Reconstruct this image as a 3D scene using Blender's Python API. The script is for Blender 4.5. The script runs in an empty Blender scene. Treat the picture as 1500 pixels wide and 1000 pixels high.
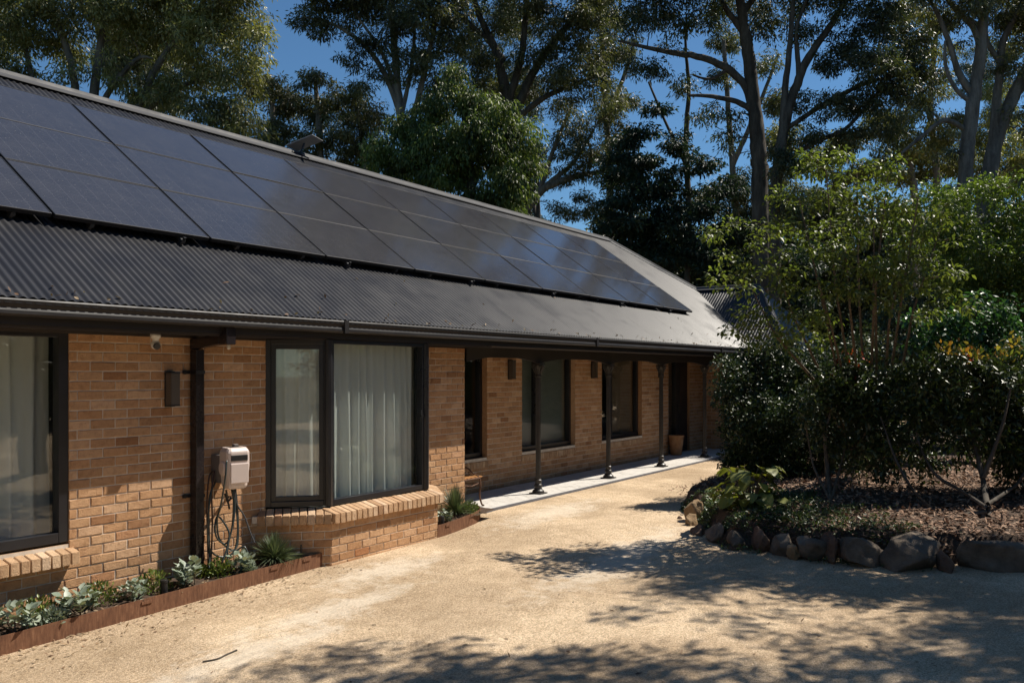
import bpy, math, random
import numpy as np
from mathutils import Vector, Matrix
random.seed(7)
rng = np.random.default_rng(11)
S = bpy.context.scene
C = S.collection
R = math.radians
# ------------------------------------------------------------------ camera, sky, sun, exposure
F_PX, VPX, HOR = 1304.0, 1600.0, 545.0
CA, SA = math.cos(R(33.1)), math.sin(R(33.1))
cam = bpy.data.cameras.new('camera'); camo = bpy.data.objects.new('camera', cam); C.objects.link(camo)
camo.location = (0, 0, 0); camo.rotation_euler = (R(90), 0, R(33.1 - 90))
cam.sensor_width = 36; cam.lens = 36 * F_PX / 1500; cam.shift_y = 45 / 1500; cam.clip_start = .05; cam.clip_end = 2000
S.camera = camo
SUN = Vector((.64, -.405, 1.0)).normalized()
elev = math.asin(SUN.z); azim = math.atan2(SUN.x, SUN.y)
w = bpy.data.worlds.new('World'); S.world = w; w.use_nodes = True
nt = w.node_tree; nt.nodes.clear()
sky = nt.nodes.new('ShaderNodeTexSky'); sky.sky_type = 'NISHITA'; sky.sun_disc = False
sky.sun_elevation = elev; sky.sun_rotation = azim; sky.altitude = 300; sky.air_density = 1.0; sky.dust_density = 0.0; sky.ozone_density = 3.0
bg = nt.nodes.new('ShaderNodeBackground'); bg.inputs[1].default_value = .055
out = nt.nodes.new('ShaderNodeOutputWorld')
tint = nt.nodes.new('ShaderNodeMixRGB'); tint.blend_type = 'MULTIPLY'; tint.inputs[0].default_value = 1; tint.inputs[2].default_value = (.80, 1.12, 1.28, 1)
nt.links.new(sky.outputs[0], tint.inputs[1]); nt.links.new(tint.outputs[0], bg.inputs[0]); nt.links.new(bg.outputs[0], out.inputs[0])
sl = bpy.data.lights.new('sun', 'SUN'); sl.energy = 5.0; sl.angle = R(.55); sl.color = (1, .93, .82)
so = bpy.data.objects.new('sun', sl); C.objects.link(so); so.rotation_euler = SUN.to_track_quat('Z', 'Y').to_euler()
so.location = (0, 0, 40)
S.view_settings.view_transform = 'Standard'; S.view_settings.look = 'None'
S.view_settings.gamma = 1; S.view_settings.use_curve_mapping = False; S.view_settings.exposure = .44
S.render.engine = 'CYCLES'
try:
    S.cycles.max_bounces = 8; S.cycles.transparent_max_bounces = 12
except Exception: pass

# ------------------------------------------------------------------ helpers
def at(u, v, d):
    xc = (u - 750) / F_PX * d
    return np.array((d * CA + xc * SA, d * SA - xc * CA, (HOR - v) / F_PX * d))
def camxy(xc, d): return (d * CA + xc * SA, d * SA - xc * CA)
def proj(x, y, z):
    d = x * CA + y * SA
    return 750 + F_PX * (x * SA - y * CA) / d, HOR - F_PX * z / d, d
def tag(o, label=None, cat=None, group=None, kind=None):
    if label: o['label'] = label
    if cat: o['category'] = cat
    if group: o['group'] = group
    if kind: o['kind'] = kind
    return o
WL = {}
def link(o, parent=None, rel=False):
    C.objects.link(o)
    if parent is not None:
        o.parent = parent
        if not rel: o.matrix_parent_inverse = Matrix.Translation(-WL[parent.name])
    if parent is None or rel: WL[o.name] = o.location.copy()
    else: WL[o.name] = o.location.copy()
    return o
def empty(name, loc, label=None, cat=None, group=None, rz=0):
    o = bpy.data.objects.new(name, None); o.location = loc; o.rotation_euler = (0, 0, rz); o.empty_display_size = .2
    link(o); return tag(o, label, cat, group)
def copy_tree(o, parent=None):
    c = o.copy(); C.objects.link(c)
    if parent is not None: c.parent = parent
    WL[c.name] = c.location.copy()
    for ch in [x for x in bpy.data.objects if x.parent == o]: copy_tree(ch, c)
    return c
def np_mesh(name, V, Fc, smooth=False):
    """V (n,3), Fc (m,k) same size faces"""
    me = bpy.data.meshes.new(name)
    V = np.asarray(V, dtype=np.float32); Fc = np.asarray(Fc, dtype=np.int32); k = Fc.shape[1]
    me.vertices.add(len(V)); me.vertices.foreach_set('co', V.ravel())
    me.loops.add(Fc.size); me.loops.foreach_set('vertex_index', Fc.ravel())
    me.polygons.add(len(Fc)); me.polygons.foreach_set('loop_start', np.arange(0, Fc.size, k, dtype=np.int32))
    me.polygons.foreach_set('loop_total', np.full(len(Fc), k, dtype=np.int32))
    if smooth: me.polygons.foreach_set('use_smooth', np.ones(len(Fc), dtype=bool))
    me.update(calc_edges=True); me.validate()
    return me
def np_obj(name, V, Fc, m, parent=None, smooth=False, rel=False):
    me = np_mesh(name, V, Fc, smooth); me.materials.append(m)
    return link(bpy.data.objects.new(name, me), parent, rel)
class MB:
    def __init__(s): s.v = []; s.f = []; s.mi = []
    def add(s, vs, fs, mi=0):
        b = len(s.v); s.v += [tuple(x) for x in vs]; s.f += [tuple(b + i for i in f) for f in fs]; s.mi += [mi] * len(fs); return s
    def box(s, a, b, mi=0):
        x0, y0, z0 = [min(p, q) for p, q in zip(a, b)]; x1, y1, z1 = [max(p, q) for p, q in zip(a, b)]
        return s.add([(x0,y0,z0),(x1,y0,z0),(x1,y1,z0),(x0,y1,z0),(x0,y0,z1),(x1,y0,z1),(x1,y1,z1),(x0,y1,z1)],
            [(0,3,2,1),(4,5,6,7),(0,1,5,4),(1,2,6,5),(2,3,7,6),(3,0,4,7)], mi)
    def obox(s, o, ax, ay, az, mi=0):
        o, ax, ay, az = map(Vector, (o, ax, ay, az))
        P = [o, o+ax, o+ax+ay, o+ay]; P += [p + az for p in P]
        fl = ax.cross(ay).dot(az) > 0
        fs = [(0,3,2,1),(4,5,6,7),(0,1,5,4),(1,2,6,5),(2,3,7,6),(3,0,4,7)]
        if not fl: fs = [f[::-1] for f in fs]
        return s.add(P, fs, mi)
    def tube(s, pts, rad, n=8, cap=True, mi=0):
        pts = [Vector(p) for p in pts]
        if not hasattr(rad, '__len__'): rad = [rad] * len(pts)
        b = len(s.v); up = Vector((0, 0, 1)); prev = None
        for i, p in enumerate(pts):
            t = (pts[min(i+1, len(pts)-1)] - pts[max(i-1, 0)]); t = t.normalized() if t.length > 1e-9 else Vector((0,0,1))
            if prev is None: a = t.cross(up if abs(t.z) < .95 else Vector((1,0,0))).normalized()
            else: a = (prev - t * prev.dot(t)).normalized()
            prev = a; c = t.cross(a)
            for k in range(n):
                q = 2 * math.pi * k / n; s.v.append(tuple(p + (a * math.cos(q) + c * math.sin(q)) * rad[i]))
        for i in range(len(pts) - 1):
            for k in range(n):
                k2 = (k + 1) % n; s.f.append((b+i*n+k, b+i*n+k2, b+(i+1)*n+k2, b+(i+1)*n+k)); s.mi.append(mi)
        if cap:
            s.f.append(tuple(b + k for k in range(n))[::-1]); s.f.append(tuple(b + (len(pts)-1)*n + k for k in range(n))); s.mi += [mi, mi]
        return s
    def lathe(s, c, prof, n=16, mi=0):
        b = len(s.v)
        for r, z in prof:
            for k in range(n):
                q = 2 * math.pi * k / n; s.v.append((c[0] + r*math.cos(q), c[1] + r*math.sin(q), c[2] + z))
        for i in range(len(prof) - 1):
            for k in range(n):
                k2 = (k+1) % n; s.f.append((b+i*n+k, b+i*n+k2, b+(i+1)*n+k2, b+(i+1)*n+k)); s.mi.append(mi)
        s.f.append(tuple(b + k for k in range(n))[::-1]); s.f.append(tuple(b + (len(prof)-1)*n + k for k in range(n))); s.mi += [mi, mi]
        return s
    def extrude(s, prof, frm, to, mi=0):
        """closed profile of (y,z) swept from x=frm to x=to"""
        n = len(prof); b = len(s.v)
        s.v += [(frm, y, z) for y, z in prof] + [(to, y, z) for y, z in prof]
        for i in range(n): j = (i+1) % n; s.f.append((b+i, b+j, b+n+j, b+n+i)); s.mi.append(mi)
        s.f.append(tuple(range(b, b+n))[::-1]); s.f.append(tuple(range(b+n, b+2*n))); s.mi += [mi, mi]
        return s
    def build(s, name, m, parent=None, rel=False, smooth=False, loc=None, bevel=0):
        me = bpy.data.meshes.new(name); me.from_pydata(s.v, [], s.f)
        ms = m if isinstance(m, (list, tuple)) else [m]
        for x in ms: me.materials.append(x)
        if len(ms) > 1: me.polygons.foreach_set('material_index', s.mi)
        if smooth: me.polygons.foreach_set('use_smooth', [True] * len(me.polygons))
        me.update()
        o = bpy.data.objects.new(name, me)
        if loc is not None: o.location = loc
        if bevel:
            bm_ = o.modifiers.new('bevel', 'BEVEL'); bm_.width = bevel; bm_.segments = 2; bm_.limit_method = 'ANGLE'
        return link(o, parent, rel)

# ------------------------------------------------------------------ materials
def mat(name, col, rough=.6, metal=0, spec=.5):
    m = bpy.data.materials.new(name); m.use_nodes = True
    b = m.node_tree.nodes['Principled BSDF']
    b.inputs['Base Color'].default_value = (*col, 1); b.inputs['Roughness'].default_value = rough
    b.inputs['Metallic'].default_value = metal; b.inputs['Specular IOR Level'].default_value = spec
    return m
def N(m, t, **kw):
    n = m.node_tree.nodes.new('ShaderNode' + t)
    for k, v in kw.items():
        if k.startswith('i_'):
            key = k[2:].replace('_', ' ')
            n.inputs[key].default_value = v
        else: setattr(n, k, v)
    return n
def L(m, a, b): m.node_tree.links.new(a, b)
def bsdf(m): return m.node_tree.nodes['Principled BSDF']
def ramp(m, fac, stops, interp='LINEAR'):
    n = N(m, 'ValToRGB'); cr = n.color_ramp; cr.interpolation = interp
    while len(cr.elements) < len(stops): cr.elements.new(.5)
    for e, (p, c) in zip(cr.elements, stops): e.position = p; e.color = (*c, 1) if len(c) == 3 else c
    L(m, fac, n.inputs[0]); return n.outputs[0]
def noise(m, scale, detail=4, rough=.6, vec=None, dist=0):
    n = N(m, 'TexNoise'); n.inputs['Scale'].default_value = scale; n.inputs['Detail'].default_value = detail
    n.inputs['Roughness'].default_value = rough; n.inputs['Distortion'].default_value = dist
    if vec is None: vec = coord(m)
    L(m, vec, n.inputs['Vector']); return n.outputs['Fac']
def coord(m, kind='position'):
    if kind == 'position': return N(m, 'NewGeometry').outputs['Position']
    return N(m, 'TexCoord').outputs['Object']
def mixc(m, fac, a, b, mode='MIX'):
    n = N(m, 'MixRGB', blend_type=mode)
    for i, x in enumerate((fac, a, b)):
        if hasattr(x, 'is_output') or hasattr(x, 'links'): L(m, x, n.inputs[i])
        elif isinstance(x, (int, float)): n.inputs[i].default_value = x
        else: n.inputs[i].default_value = (*x, 1)
    return n.outputs[0]
def math_(m, op, a, b=0.0, c=None):
    n = N(m, 'Math', operation=op)
    for i, x in enumerate((a, b, c)):
        if x is None: continue
        if isinstance(x, (int, float)): n.inputs[i].default_value = x
        else: L(m, x, n.inputs[i])
    return n.outputs[0]
def bump(m, h, strength=.5, dist=.01, normal=None):
    n = N(m, 'Bump'); n.inputs['Strength'].default_value = strength; n.inputs['Distance'].default_value = dist
    L(m, h, n.inputs['Height'])
    if normal is not None: L(m, normal, n.inputs['Normal'])
    L(m, n.outputs[0], bsdf(m).inputs['Normal']); return n.outputs[0]
def setcol(m, c): L(m, c, bsdf(m).inputs['Base Color'])

def leaf_mat(name, cols, rough=.45, trans=.25, spec=.5, clump=1.2, clump_amt=.45):
    m = mat(name, cols[0], rough, spec=spec)
    g = N(m, 'NewGeometry'); r = g.outputs['Random Per Island']
    k = len(cols); c = ramp(m, r, [(i / max(1, k - 1), col) for i, col in enumerate(cols)])
    nz = noise(m, clump, 2)
    f = ramp(m, nz, [(.35, (1 - clump_amt,) * 3), (.65, (1 + clump_amt * .4,) * 3)])
    c2 = mixc(m, 1.0, c, f, 'MULTIPLY'); setcol(m, c2)
    tr = N(m, 'BsdfTranslucent'); cb = mixc(m, 1.0, c2, (1.25, 1.35, .6), 'MULTIPLY'); L(m, cb, tr.inputs[0])
    mx = N(m, 'MixShader'); mx.inputs[0].default_value = trans
    o = m.node_tree.nodes['Material Output']
    L(m, bsdf(m).outputs[0], mx.inputs[1]); L(m, tr.outputs[0], mx.inputs[2]); L(m, mx.outputs[0], o.inputs[0])
    return m

M = {}
def brick_mat(name, base, var=1.0):
    m = mat(name, base, .88, spec=.2)
    r1 = N(m, 'NewGeometry').outputs['Random Per Island']; r2 = N(m, 'ObjectInfo').outputs['Random']
    r = math_(m, 'FRACT', math_(m, 'ADD', r1, math_(m, 'MULTIPLY', r2, 7.31)))
    c = ramp(m, r, [(0, (base[0]*.66, base[1]*.56, base[2]*.50)), (.07, tuple(x*.84 for x in base)), (.25, (base[0]*.95, base[1]*.91, base[2]*.87)), (.55, base), (.8, (base[0]*1.1, base[1]*1.16, base[2]*1.22)), (.93, (base[0]*1.2, base[1]*1.32, base[2]*1.5)), (1, (base[0]*.85, base[1]*.68, base[2]*.58))])
    p = coord(m)
    n1 = noise(m, 22, 5, .65, p); c = mixc(m, .55, c, ramp(m, n1, [(.3, (.62, .5, .42)), (.5, (1, 1, 1)), (.75, (1.18, 1.16, 1.1))]), 'MULTIPLY')
    n2 = noise(m, 1.1, 3, .5, p); c = mixc(m, .5, c, ramp(m, n2, [(.3, (.74, .71, .68)), (.7, (1.12, 1.1, 1.06))]), 'MULTIPLY')
    setcol(m, c)
    h = math_(m, 'ADD', math_(m, 'MULTIPLY', noise(m, 30, 6, .7, p, 1.5), 1.0), math_(m, 'MULTIPLY', noise(m, 110, 3, .6, p), .4))
    bump(m, h, .9, .012)
    return m
M['brick'] = brick_mat('buff_brick', (.505, .298, .162))
M['sill_brick'] = brick_mat('sill_brick', (.52, .345, .21))
def mortar():
    m = mat('mortar', (.5, .43, .35), .95, spec=.15)
    n1 = noise(m, 9, 4); setcol(m, ramp(m, n1, [(.3, (.52, .45, .37)), (.7, (.70, .62, .52))])); bump(m, noise(m, 160, 3), .5, .004); return m
M['mortar'] = mortar()
def metal_paint(name, col, rough=.4, dust=.12, spec=.5):
    m = mat(name, col, rough, spec=spec)
    n1 = noise(m, 2.3, 6, .7); n2 = noise(m, 60, 3)
    c = mixc(m, ramp(m, n1, [(.45, (0, 0, 0)), (.8, (dust,) * 3)]), col, (.27, .26, .25)); c = mixc(m, ramp(m, n2, [(.62, (0,)*3), (.75, (dust*.8,)*3)]), c, (.3, .27, .22))
    setcol(m, c); L(m, ramp(m, n1, [(.3, (rough - .06,) * 3), (.7, (rough + .12,) * 3)]), bsdf(m).inputs['Roughness']); return m
M['roof'] = metal_paint('charcoal_corrugated_steel', (.022, .022, .025), .40, .03, .35)
M['gutter'] = metal_paint('dark_gutter_steel', (.016, .014, .014), .5, .03, .35)
M['flash'] = metal_paint('ridge_flashing_steel', (.05, .05, .053), .62, .05, .35)
M['frame'] = metal_paint('black_window_aluminium', (.012, .012, .015), .3, .03)
M['downpipe'] = metal_paint('dark_downpipe_steel', (.016, .012, .013), .22, .04)
M['iron'] = metal_paint('bronze_grey_cast_iron', (.034, .029, .025), .42, .14)
M['timber_dark'] = metal_paint('dark_painted_timber', (.020, .015, .012), .6, .06)
M['soffit'] = metal_paint('dark_brown_soffit', (.028, .020, .016), .6, .05)
M['black'] = mat('matt_black_plastic', (.012, .012, .013), .45)
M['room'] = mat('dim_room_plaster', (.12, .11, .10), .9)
M['door'] = metal_paint('black_painted_door', (.008, .009, .013), .35, .02)
def panelglass():
    m = mat('solar_cell_glass', (.010, .011, .018), .09, spec=.42)
    p = coord(m, 'object'); sx = N(m, 'SeparateXYZ'); L(m, p, sx.inputs[0])
    # cell grid and fine busbars, printed flat behind the glass
    def lines(s, per, w_):
        q = math_(m, 'FRACT', math_(m, 'MULTIPLY', s, 1 / per)); q = math_(m, 'ABSOLUTE', math_(m, 'SUBTRACT', q, .5)); return math_(m, 'GREATER_THAN', q, .5 - w_)
    g1 = lines(sx.outputs[0], .1645, .012); g2 = lines(sx.outputs[1], .1645, .012); g3 = lines(sx.outputs[1], .0329, .03)
    g = math_(m, 'MAXIMUM', math_(m, 'MULTIPLY', math_(m, 'MAXIMUM', g1, g2), .5), math_(m, 'MULTIPLY', g3, .55))
    c = mixc(m, g, (.030, .030, .036), (.12, .12, .13))
    d = noise(m, 3.5, 5, .7); c = mixc(m, ramp(m, d, [(.4, (.05,)*3), (.8, (.14,)*3)]), c, (.17, .16, .155))
    sp = noise(m, 85, 1, .5); c = mixc(m, ramp(m, sp, [(.755, (0,)*3), (.77, (.55,)*3)]), c, (.5, .48, .44))
    setcol(m, c); L(m, ramp(m, d, [(.3, (.08,)*3), (.75, (.16,)*3)]), bsdf(m).inputs['Roughness']); return m
M['panel'] = panelglass()
M['panel_frame'] = mat('black_anodised_frame', (.028, .028, .030), .38, .5)
M['lit_frame_edge'] = mat('highlight_frame_edge', (.13, .125, .12), .45, .6)  # highlight along the black frames' long edges, put into a lighter grey
M['rail'] = mat('grey_aluminium_rail', (.07, .07, .072), .5, .4)
def glass(tint=(.95, .975, .965), base=.06):
    m = bpy.data.materials.new('window_glass'); m.use_nodes = True; n = m.node_tree; n.nodes.remove(bsdf(m))
    t = N(m, 'BsdfTransparent'); t.inputs[0].default_value = (*tint, 1)
    gl = N(m, 'BsdfGlossy'); gl.inputs['Roughness'].default_value = .015
    fr = N(m, 'LayerWeight'); fr.inputs[0].default_value = .5
    f2 = math_(m, 'ADD', math_(m, 'MULTIPLY', math_(m, 'POWER', fr.outputs['Facing'], 4.0), .75), base)
    mx = N(m, 'MixShader'); L(m, f2, mx.inputs[0]); L(m, t.outputs[0], mx.inputs[1]); L(m, gl.outputs[0], mx.inputs[2])
    L(m, mx.outputs[0], n.nodes['Material Output'].inputs[0]); return m
M['glass'] = glass()
M['glass_tint'] = glass((.45, .48, .46), .06); M['glass_tint'].name = 'tinted_window_glass'
def cloth(name, col, tr=.25):
    m = mat(name, col, .9, spec=.1); t = N(m, 'BsdfTranslucent'); t.inputs[0].default_value = (*col, 1)
    mx = N(m, 'MixShader'); mx.inputs[0].default_value = tr; o = m.node_tree.nodes['Material Output']
    L(m, bsdf(m).outputs[0], mx.inputs[1]); L(m, t.outputs[0], mx.inputs[2]); L(m, mx.outputs[0], o.inputs[0])
    bump(m, noise(m, 220, 2), .2, .002); return m
M['curtain'] = cloth('pale_linen_curtain', (.80, .82, .80), .35); M['blind'] = cloth('brown_roller_blind', (.19, .14, .10), .1)
M['curtain_grey'] = cloth('grey_sheer_curtain', (.20, .22, .20))
def rust():
    m = mat('corten_steel', (.19, .07, .035), .8, spec=.25); p = coord(m)
    mp = N(m, 'Mapping'); mp.inputs['Scale'].default_value = (1, 1, .16); L(m, p, mp.inputs[0])
    a = noise(m, 55, 6, .7, mp.outputs[0]); b = noise(m, 5, 4, .6, p)
    c = ramp(m, a, [(.28, (.10, .048, .028)), (.5, (.185, .090, .050)), (.72, (.28, .15, .085))])
    c = mixc(m, .6, c, ramp(m, b, [(.3, (.65, .6, .6)), (.7, (1.15, 1.1, 1.05))]), 'MULTIPLY'); setcol(m, c); bump(m, a, .35, .003); return m
M['rust'] = rust()
def gravel(name='decomposed_granite', k=1.0):
    m = mat(name, (.45, .34, .21), .95, spec=.2); p = coord(m)
    a = noise(m, 120, 4, .75, p); b = noise(m, .55, 5, .6, p); c_ = noise(m, 6, 5, .65, p)
    c = ramp(m, a, [(.30, (.20*k, .14*k, .09*k)), (.43, (.43*k, .325*k, .215*k)), (.55, (.55*k, .425*k, .295*k)), (.70, (.76*k, .65*k, .51*k))])
    c = mixc(m, .8, c, ramp(m, b, [(.32, (.86, .82, .76)), (.50, (1.06, 1.03, .99)), (.60, (1.42, 1.42, 1.40))]), 'MULTIPLY')
    c = mixc(m, .65, c, ramp(m, c_, [(.3, (.80, .76, .70)), (.65, (1.12, 1.12, 1.12))]), 'MULTIPLY')
    c = mixc(m, .9, c, ramp(m, noise(m, 48, 3, .8, p), [(.34, (.58, .54, .50)), (.5, (1, 1, 1)), (.68, (1.28, 1.27, 1.25))]), 'MULTIPLY')
    vo = N(m, 'TexVoronoi'); vo.inputs['Scale'].default_value = 70; L(m, p, vo.inputs['Vector'])
    c = mixc(m, ramp(m, vo.outputs['Distance'], [(.10, (.55,)*3), (.22, (0,)*3)]), c, mixc(m, vo.outputs['Color'], (.26, .19, .12), (.75, .66, .52)))
    # pale powdery patches where wheels have dragged up the fines
    for (cx, cy, kx, ky) in ((6.92, 6.05, .95, 2.6), (4.46, 5.15, .8, 3.6), (5.6, 5.5, .7, 3.4), (10.6, 6.2, .6, 2.2), (8.6, 4.2, .5, 2.0)):
        mp2 = N(m, 'Mapping'); mp2.inputs['Location'].default_value = (-cx*kx, -cy*ky, 0); mp2.inputs['Scale'].default_value = (kx, ky, 0); L(m, p, mp2.inputs[0])
        ln = N(m, 'VectorMath', operation='LENGTH'); L(m, mp2.outputs[0], ln.inputs[0])
        q = math_(m, 'ADD', ln.outputs['Value'], math_(m, 'MULTIPLY', math_(m, 'SUBTRACT', noise(m, 5, 5, .75, p), .5), 2.6))
        c = mixc(m, ramp(m, q, [(.25, (.5,)*3), (.95, (0,)*3)]), c, (.86, .76, .62))
    setcol(m, c)
    # tyre scuffs : broad arcs of fine ridges
    wv = N(m, 'TexWave', wave_type='RINGS', rings_direction='Z'); mp = N(m, 'Mapping'); mp.inputs['Location'].default_value = (-4.5, 1.5, 0); L(m, p, mp.inputs[0]); L(m, mp.outputs[0], wv.inputs[0])
    wv.inputs['Scale'].default_value = 2.6; wv.inputs['Distortion'].default_value = 2.5; wv.inputs['Detail'].default_value = 2; wv.inputs['Detail Scale'].default_value = 1.2
    msk = ramp(m, noise(m, .8, 2, .5, p), [(.50, (0,)*3), (.60, (1,)*3)])
    h = math_(m, 'ADD', math_(m, 'MULTIPLY', a, .016), math_(m, 'ADD', math_(m, 'MULTIPLY', noise(m, 32, 4, .7, p), .022), math_(m, 'MULTIPLY', math_(m, 'MULTIPLY', wv.outputs['Fac'], msk), .012)))
    n = N(m, 'Bump'); n.inputs['Strength'].default_value = .8; n.inputs['Distance'].default_value = 1.0; L(m, h, n.inputs['Height']); L(m, n.outputs[0], bsdf(m).inputs['Normal'])
    return m
M['gravel'] = gravel()
def varied(name, cols, scale=8, rough=.9, bs=.5, bd=.01, island=False, spec=.3, fine=60):
    m = mat(name, cols[0], rough, spec=spec); p = coord(m)
    f = noise(m, scale, 5, .65, p)
    k = len(cols); c = ramp(m, f, [(.25 + .5 * i / max(1, k-1), x) for i, x in enumerate(cols)])
    if island:
        r = N(m, 'NewGeometry').outputs['Random Per Island']; r = math_(m, 'FRACT', math_(m, 'ADD', r, math_(m, 'MULTIPLY', N(m, 'ObjectInfo').outputs['Random'], 5.7)))
        c = mixc(m, 1, c, ramp(m, r, [(0, (.6,)*3), (.5, (1,)*3), (1, (1.35,)*3)]), 'MULTIPLY')
    setcol(m, c); bump(m, math_(m, 'ADD', f, math_(m, 'MULTIPLY', noise(m, fine, 4, .7, p), .3)), bs, bd); return m
M['pebble'] = varied('granite_grit', [(.26, .19, .12), (.45, .34, .22), (.62, .52, .40)], 20, island=True)
M['dirt'] = varied('leafy_ground', [(.05, .05, .025), (.09, .085, .04), (.13, .10, .06)], 1.5)
M['soil'] = varied('dark_garden_soil', [(.035, .022, .014), (.07, .045, .03), (.11, .07, .045)], 14, bs=.8, bd=.03)
M['chip'] = varied('bark_chips', [(.14, .075, .048), (.28, .17, .11), (.46, .34, .25)], 9, island=True)
M['paver'] = varied('pale_paver', [(.44, .41, .37), (.56, .53, .49), (.62, .59, .54)], 5, island=False, bs=.3, bd=.004)
M['kerb'] = varied('blue_grey_kerb', [(.10, .10, .11), (.17, .17, .19)], 12)
M['rock'] = varied('grey_sandstone_rock', [(.06, .047, .035), (.135, .105, .078), (.22, .175, .13)], 4.5, bs=1, bd=.04, fine=35)
M['rock_red'] = varied('red_brown_rock', [(.08, .045, .03), (.15, .09, .06), (.21, .14, .095)], 5, bs=1, bd=.04, fine=35)
M['rock_gold'] = varied('golden_rock', [(.14, .085, .045), (.26, .17, .09), (.34, .25, .16)], 5, bs=1, bd=.04, fine=35)
def bark(name, cols, sc=5):
    m = mat(name, cols[0], .85, spec=.2); p = coord(m, 'object'); mp = N(m, 'Mapping'); mp.inputs['Scale'].default_value = (1, 1, .22); L(m, p, mp.inputs[0])
    f = noise(m, sc, 6, .7, mp.outputs[0]); k = len(cols); setcol(m, ramp(m, f, [(.28 + .44 * i / (k-1), x) for i, x in enumerate(cols)])); bump(m, f, .8, .04); return m
M['bark_pale'] = bark('pale_gum_bark', [(.06, .05, .042), (.14, .125, .105), (.25, .22, .19)])
M['bark_grey'] = bark('grey_gum_bark', [(.08, .07, .058), (.18, .16, .135), (.32, .285, .24)])
M['bark_dark'] = bark('dark_tree_bark', [(.03, .025, .02), (.08, .068, .055), (.15, .13, .105)])
M['stem'] = bark('brown_shrub_stem', [(.07, .05, .035), (.16, .12, .085), (.28, .22, .16)], 30)
M['terracotta'] = varied('weathered_terracotta', [(.26, .13, .06), (.40, .21, .10), (.48, .30, .17)], 7, bs=.3, bd=.004)
M['reel'] = mat('pinkish_beige_plastic', (.62, .52, .47), .38)
M['reel_dark'] = mat('grey_plastic', (.16, .14, .13), .4)
M['hose'] = mat('dark_green_grey_hose', (.035, .045, .042), .3)
M['hose_brown'] = mat('brown_hose', (.07, .035, .022), .35)
M['white'] = mat('off_white_plastic', (.62, .60, .56), .4)
M['dish'] = mat('grey_antenna_plate', (.20, .20, .20), .5)
M['leafdry'] = leaf_mat('dry_fallen_leaf', [(.10, .05, .025), (.30, .17, .09), (.45, .33, .20), (.16, .12, .07)], .7, .1)
M['orange_tile'] = mat('orange_brown_timber_slat', (.42, .20, .07), .6)
M['rusty_iron'] = varied('rusty_wrought_iron', [(.05, .03, .02), (.12, .06, .035), (.18, .10, .06)], 30, rough=.7)
M['smoke'] = glass((.62, .58, .54), .10); M['smoke'].name = 'smoked_lamp_glass'
M['shade'] = mat('frosted_grey_lamp_glass', (.085, .072, .06), .25)
M['frost'] = mat('pale_lamp_tube', (.5, .47, .42), .5)
# foliage
M['euc_lit'] = leaf_mat('sunlit_gum_leaf', [(.11, .125, .045), (.19, .195, .065), (.27, .26, .095), (.36, .33, .16)], .42, .36, clump=.5)  # sunlit look of the gum leaves put into a brighter leaf colour
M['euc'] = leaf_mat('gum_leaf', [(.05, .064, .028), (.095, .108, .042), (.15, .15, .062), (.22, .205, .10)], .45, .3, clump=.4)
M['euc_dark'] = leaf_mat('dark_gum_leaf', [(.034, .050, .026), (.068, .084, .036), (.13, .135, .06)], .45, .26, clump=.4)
M['vine'] = leaf_mat('soft_fern_leaf', [(.06, .10, .03), (.12, .17, .045), (.24, .27, .08)], .5, .36, clump=.9, clump_amt=.6)
M['conif'] = leaf_mat('dark_frond_leaf', [(.014, .030, .018), (.026, .050, .027), (.05, .078, .036)], .55, .2)
M['vib'] = leaf_mat('viburnum_leaf', [(.075, .11, .024), (.13, .165, .036), (.19, .22, .055)], .45, .42, clump=1.2, clump_amt=.3)
M['box'] = leaf_mat('small_dark_glossy_leaf', [(.018, .034, .013), (.034, .060, .019), (.07, .10, .028)], .42, .14, clump=2)
M['hedge'] = leaf_mat('hedge_leaf', [(.06, .10, .02), (.13, .19, .035), (.24, .30, .055)], .42, .32, clump=1.5)
M['photinia'] = leaf_mat('photinia_leaf', [(.024, .040, .015), (.042, .066, .02), (.075, .10, .028)], .4, .18, clump=2)
M['red_leaf'] = leaf_mat('red_photinia_leaf', [(.30, .035, .02), (.45, .07, .03), (.25, .05, .03)], .35, .3)
M['orange_leaf'] = leaf_mat('orange_new_leaf', [(.42, .16, .035), (.35, .24, .05), (.22, .24, .05), (.5, .22, .06)], .35, .35)
M['hosta'] = leaf_mat('yellow_green_broad_leaf', [(.17, .20, .04), (.27, .27, .05), (.22, .24, .05), (.36, .24, .06)], .5, .28, clump_amt=.2)
M['cover'] = leaf_mat('groundcover_leaf', [(.035, .065, .02), (.07, .11, .03), (.13, .17, .06)], .4, .2, clump=3)
M['succ'] = leaf_mat('silver_green_succulent_leaf', [(.19, .24, .17), (.28, .33, .25), (.37, .41, .32)], .5, .1, clump=6, clump_amt=.2)
M['jade'] = leaf_mat('small_green_bush_leaf', [(.06, .10, .025), (.12, .17, .04), (.24, .26, .06)], .35, .2, clump=6)
M['blade'] = leaf_mat('grey_green_blade', [(.07, .10, .05), (.12, .16, .085), (.20, .24, .14)], .4, .12, clump=6)
M['teal'] = leaf_mat('blue_green_leaf', [(.03, .085, .03), (.05, .13, .045), (.08, .17, .06)], .4, .3, clump=2)
M['hill'] = varied('forested_hillside', [(.02, .035, .012), (.05, .07, .02), (.09, .10, .035)], .25, bs=1, bd=1.5)

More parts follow.
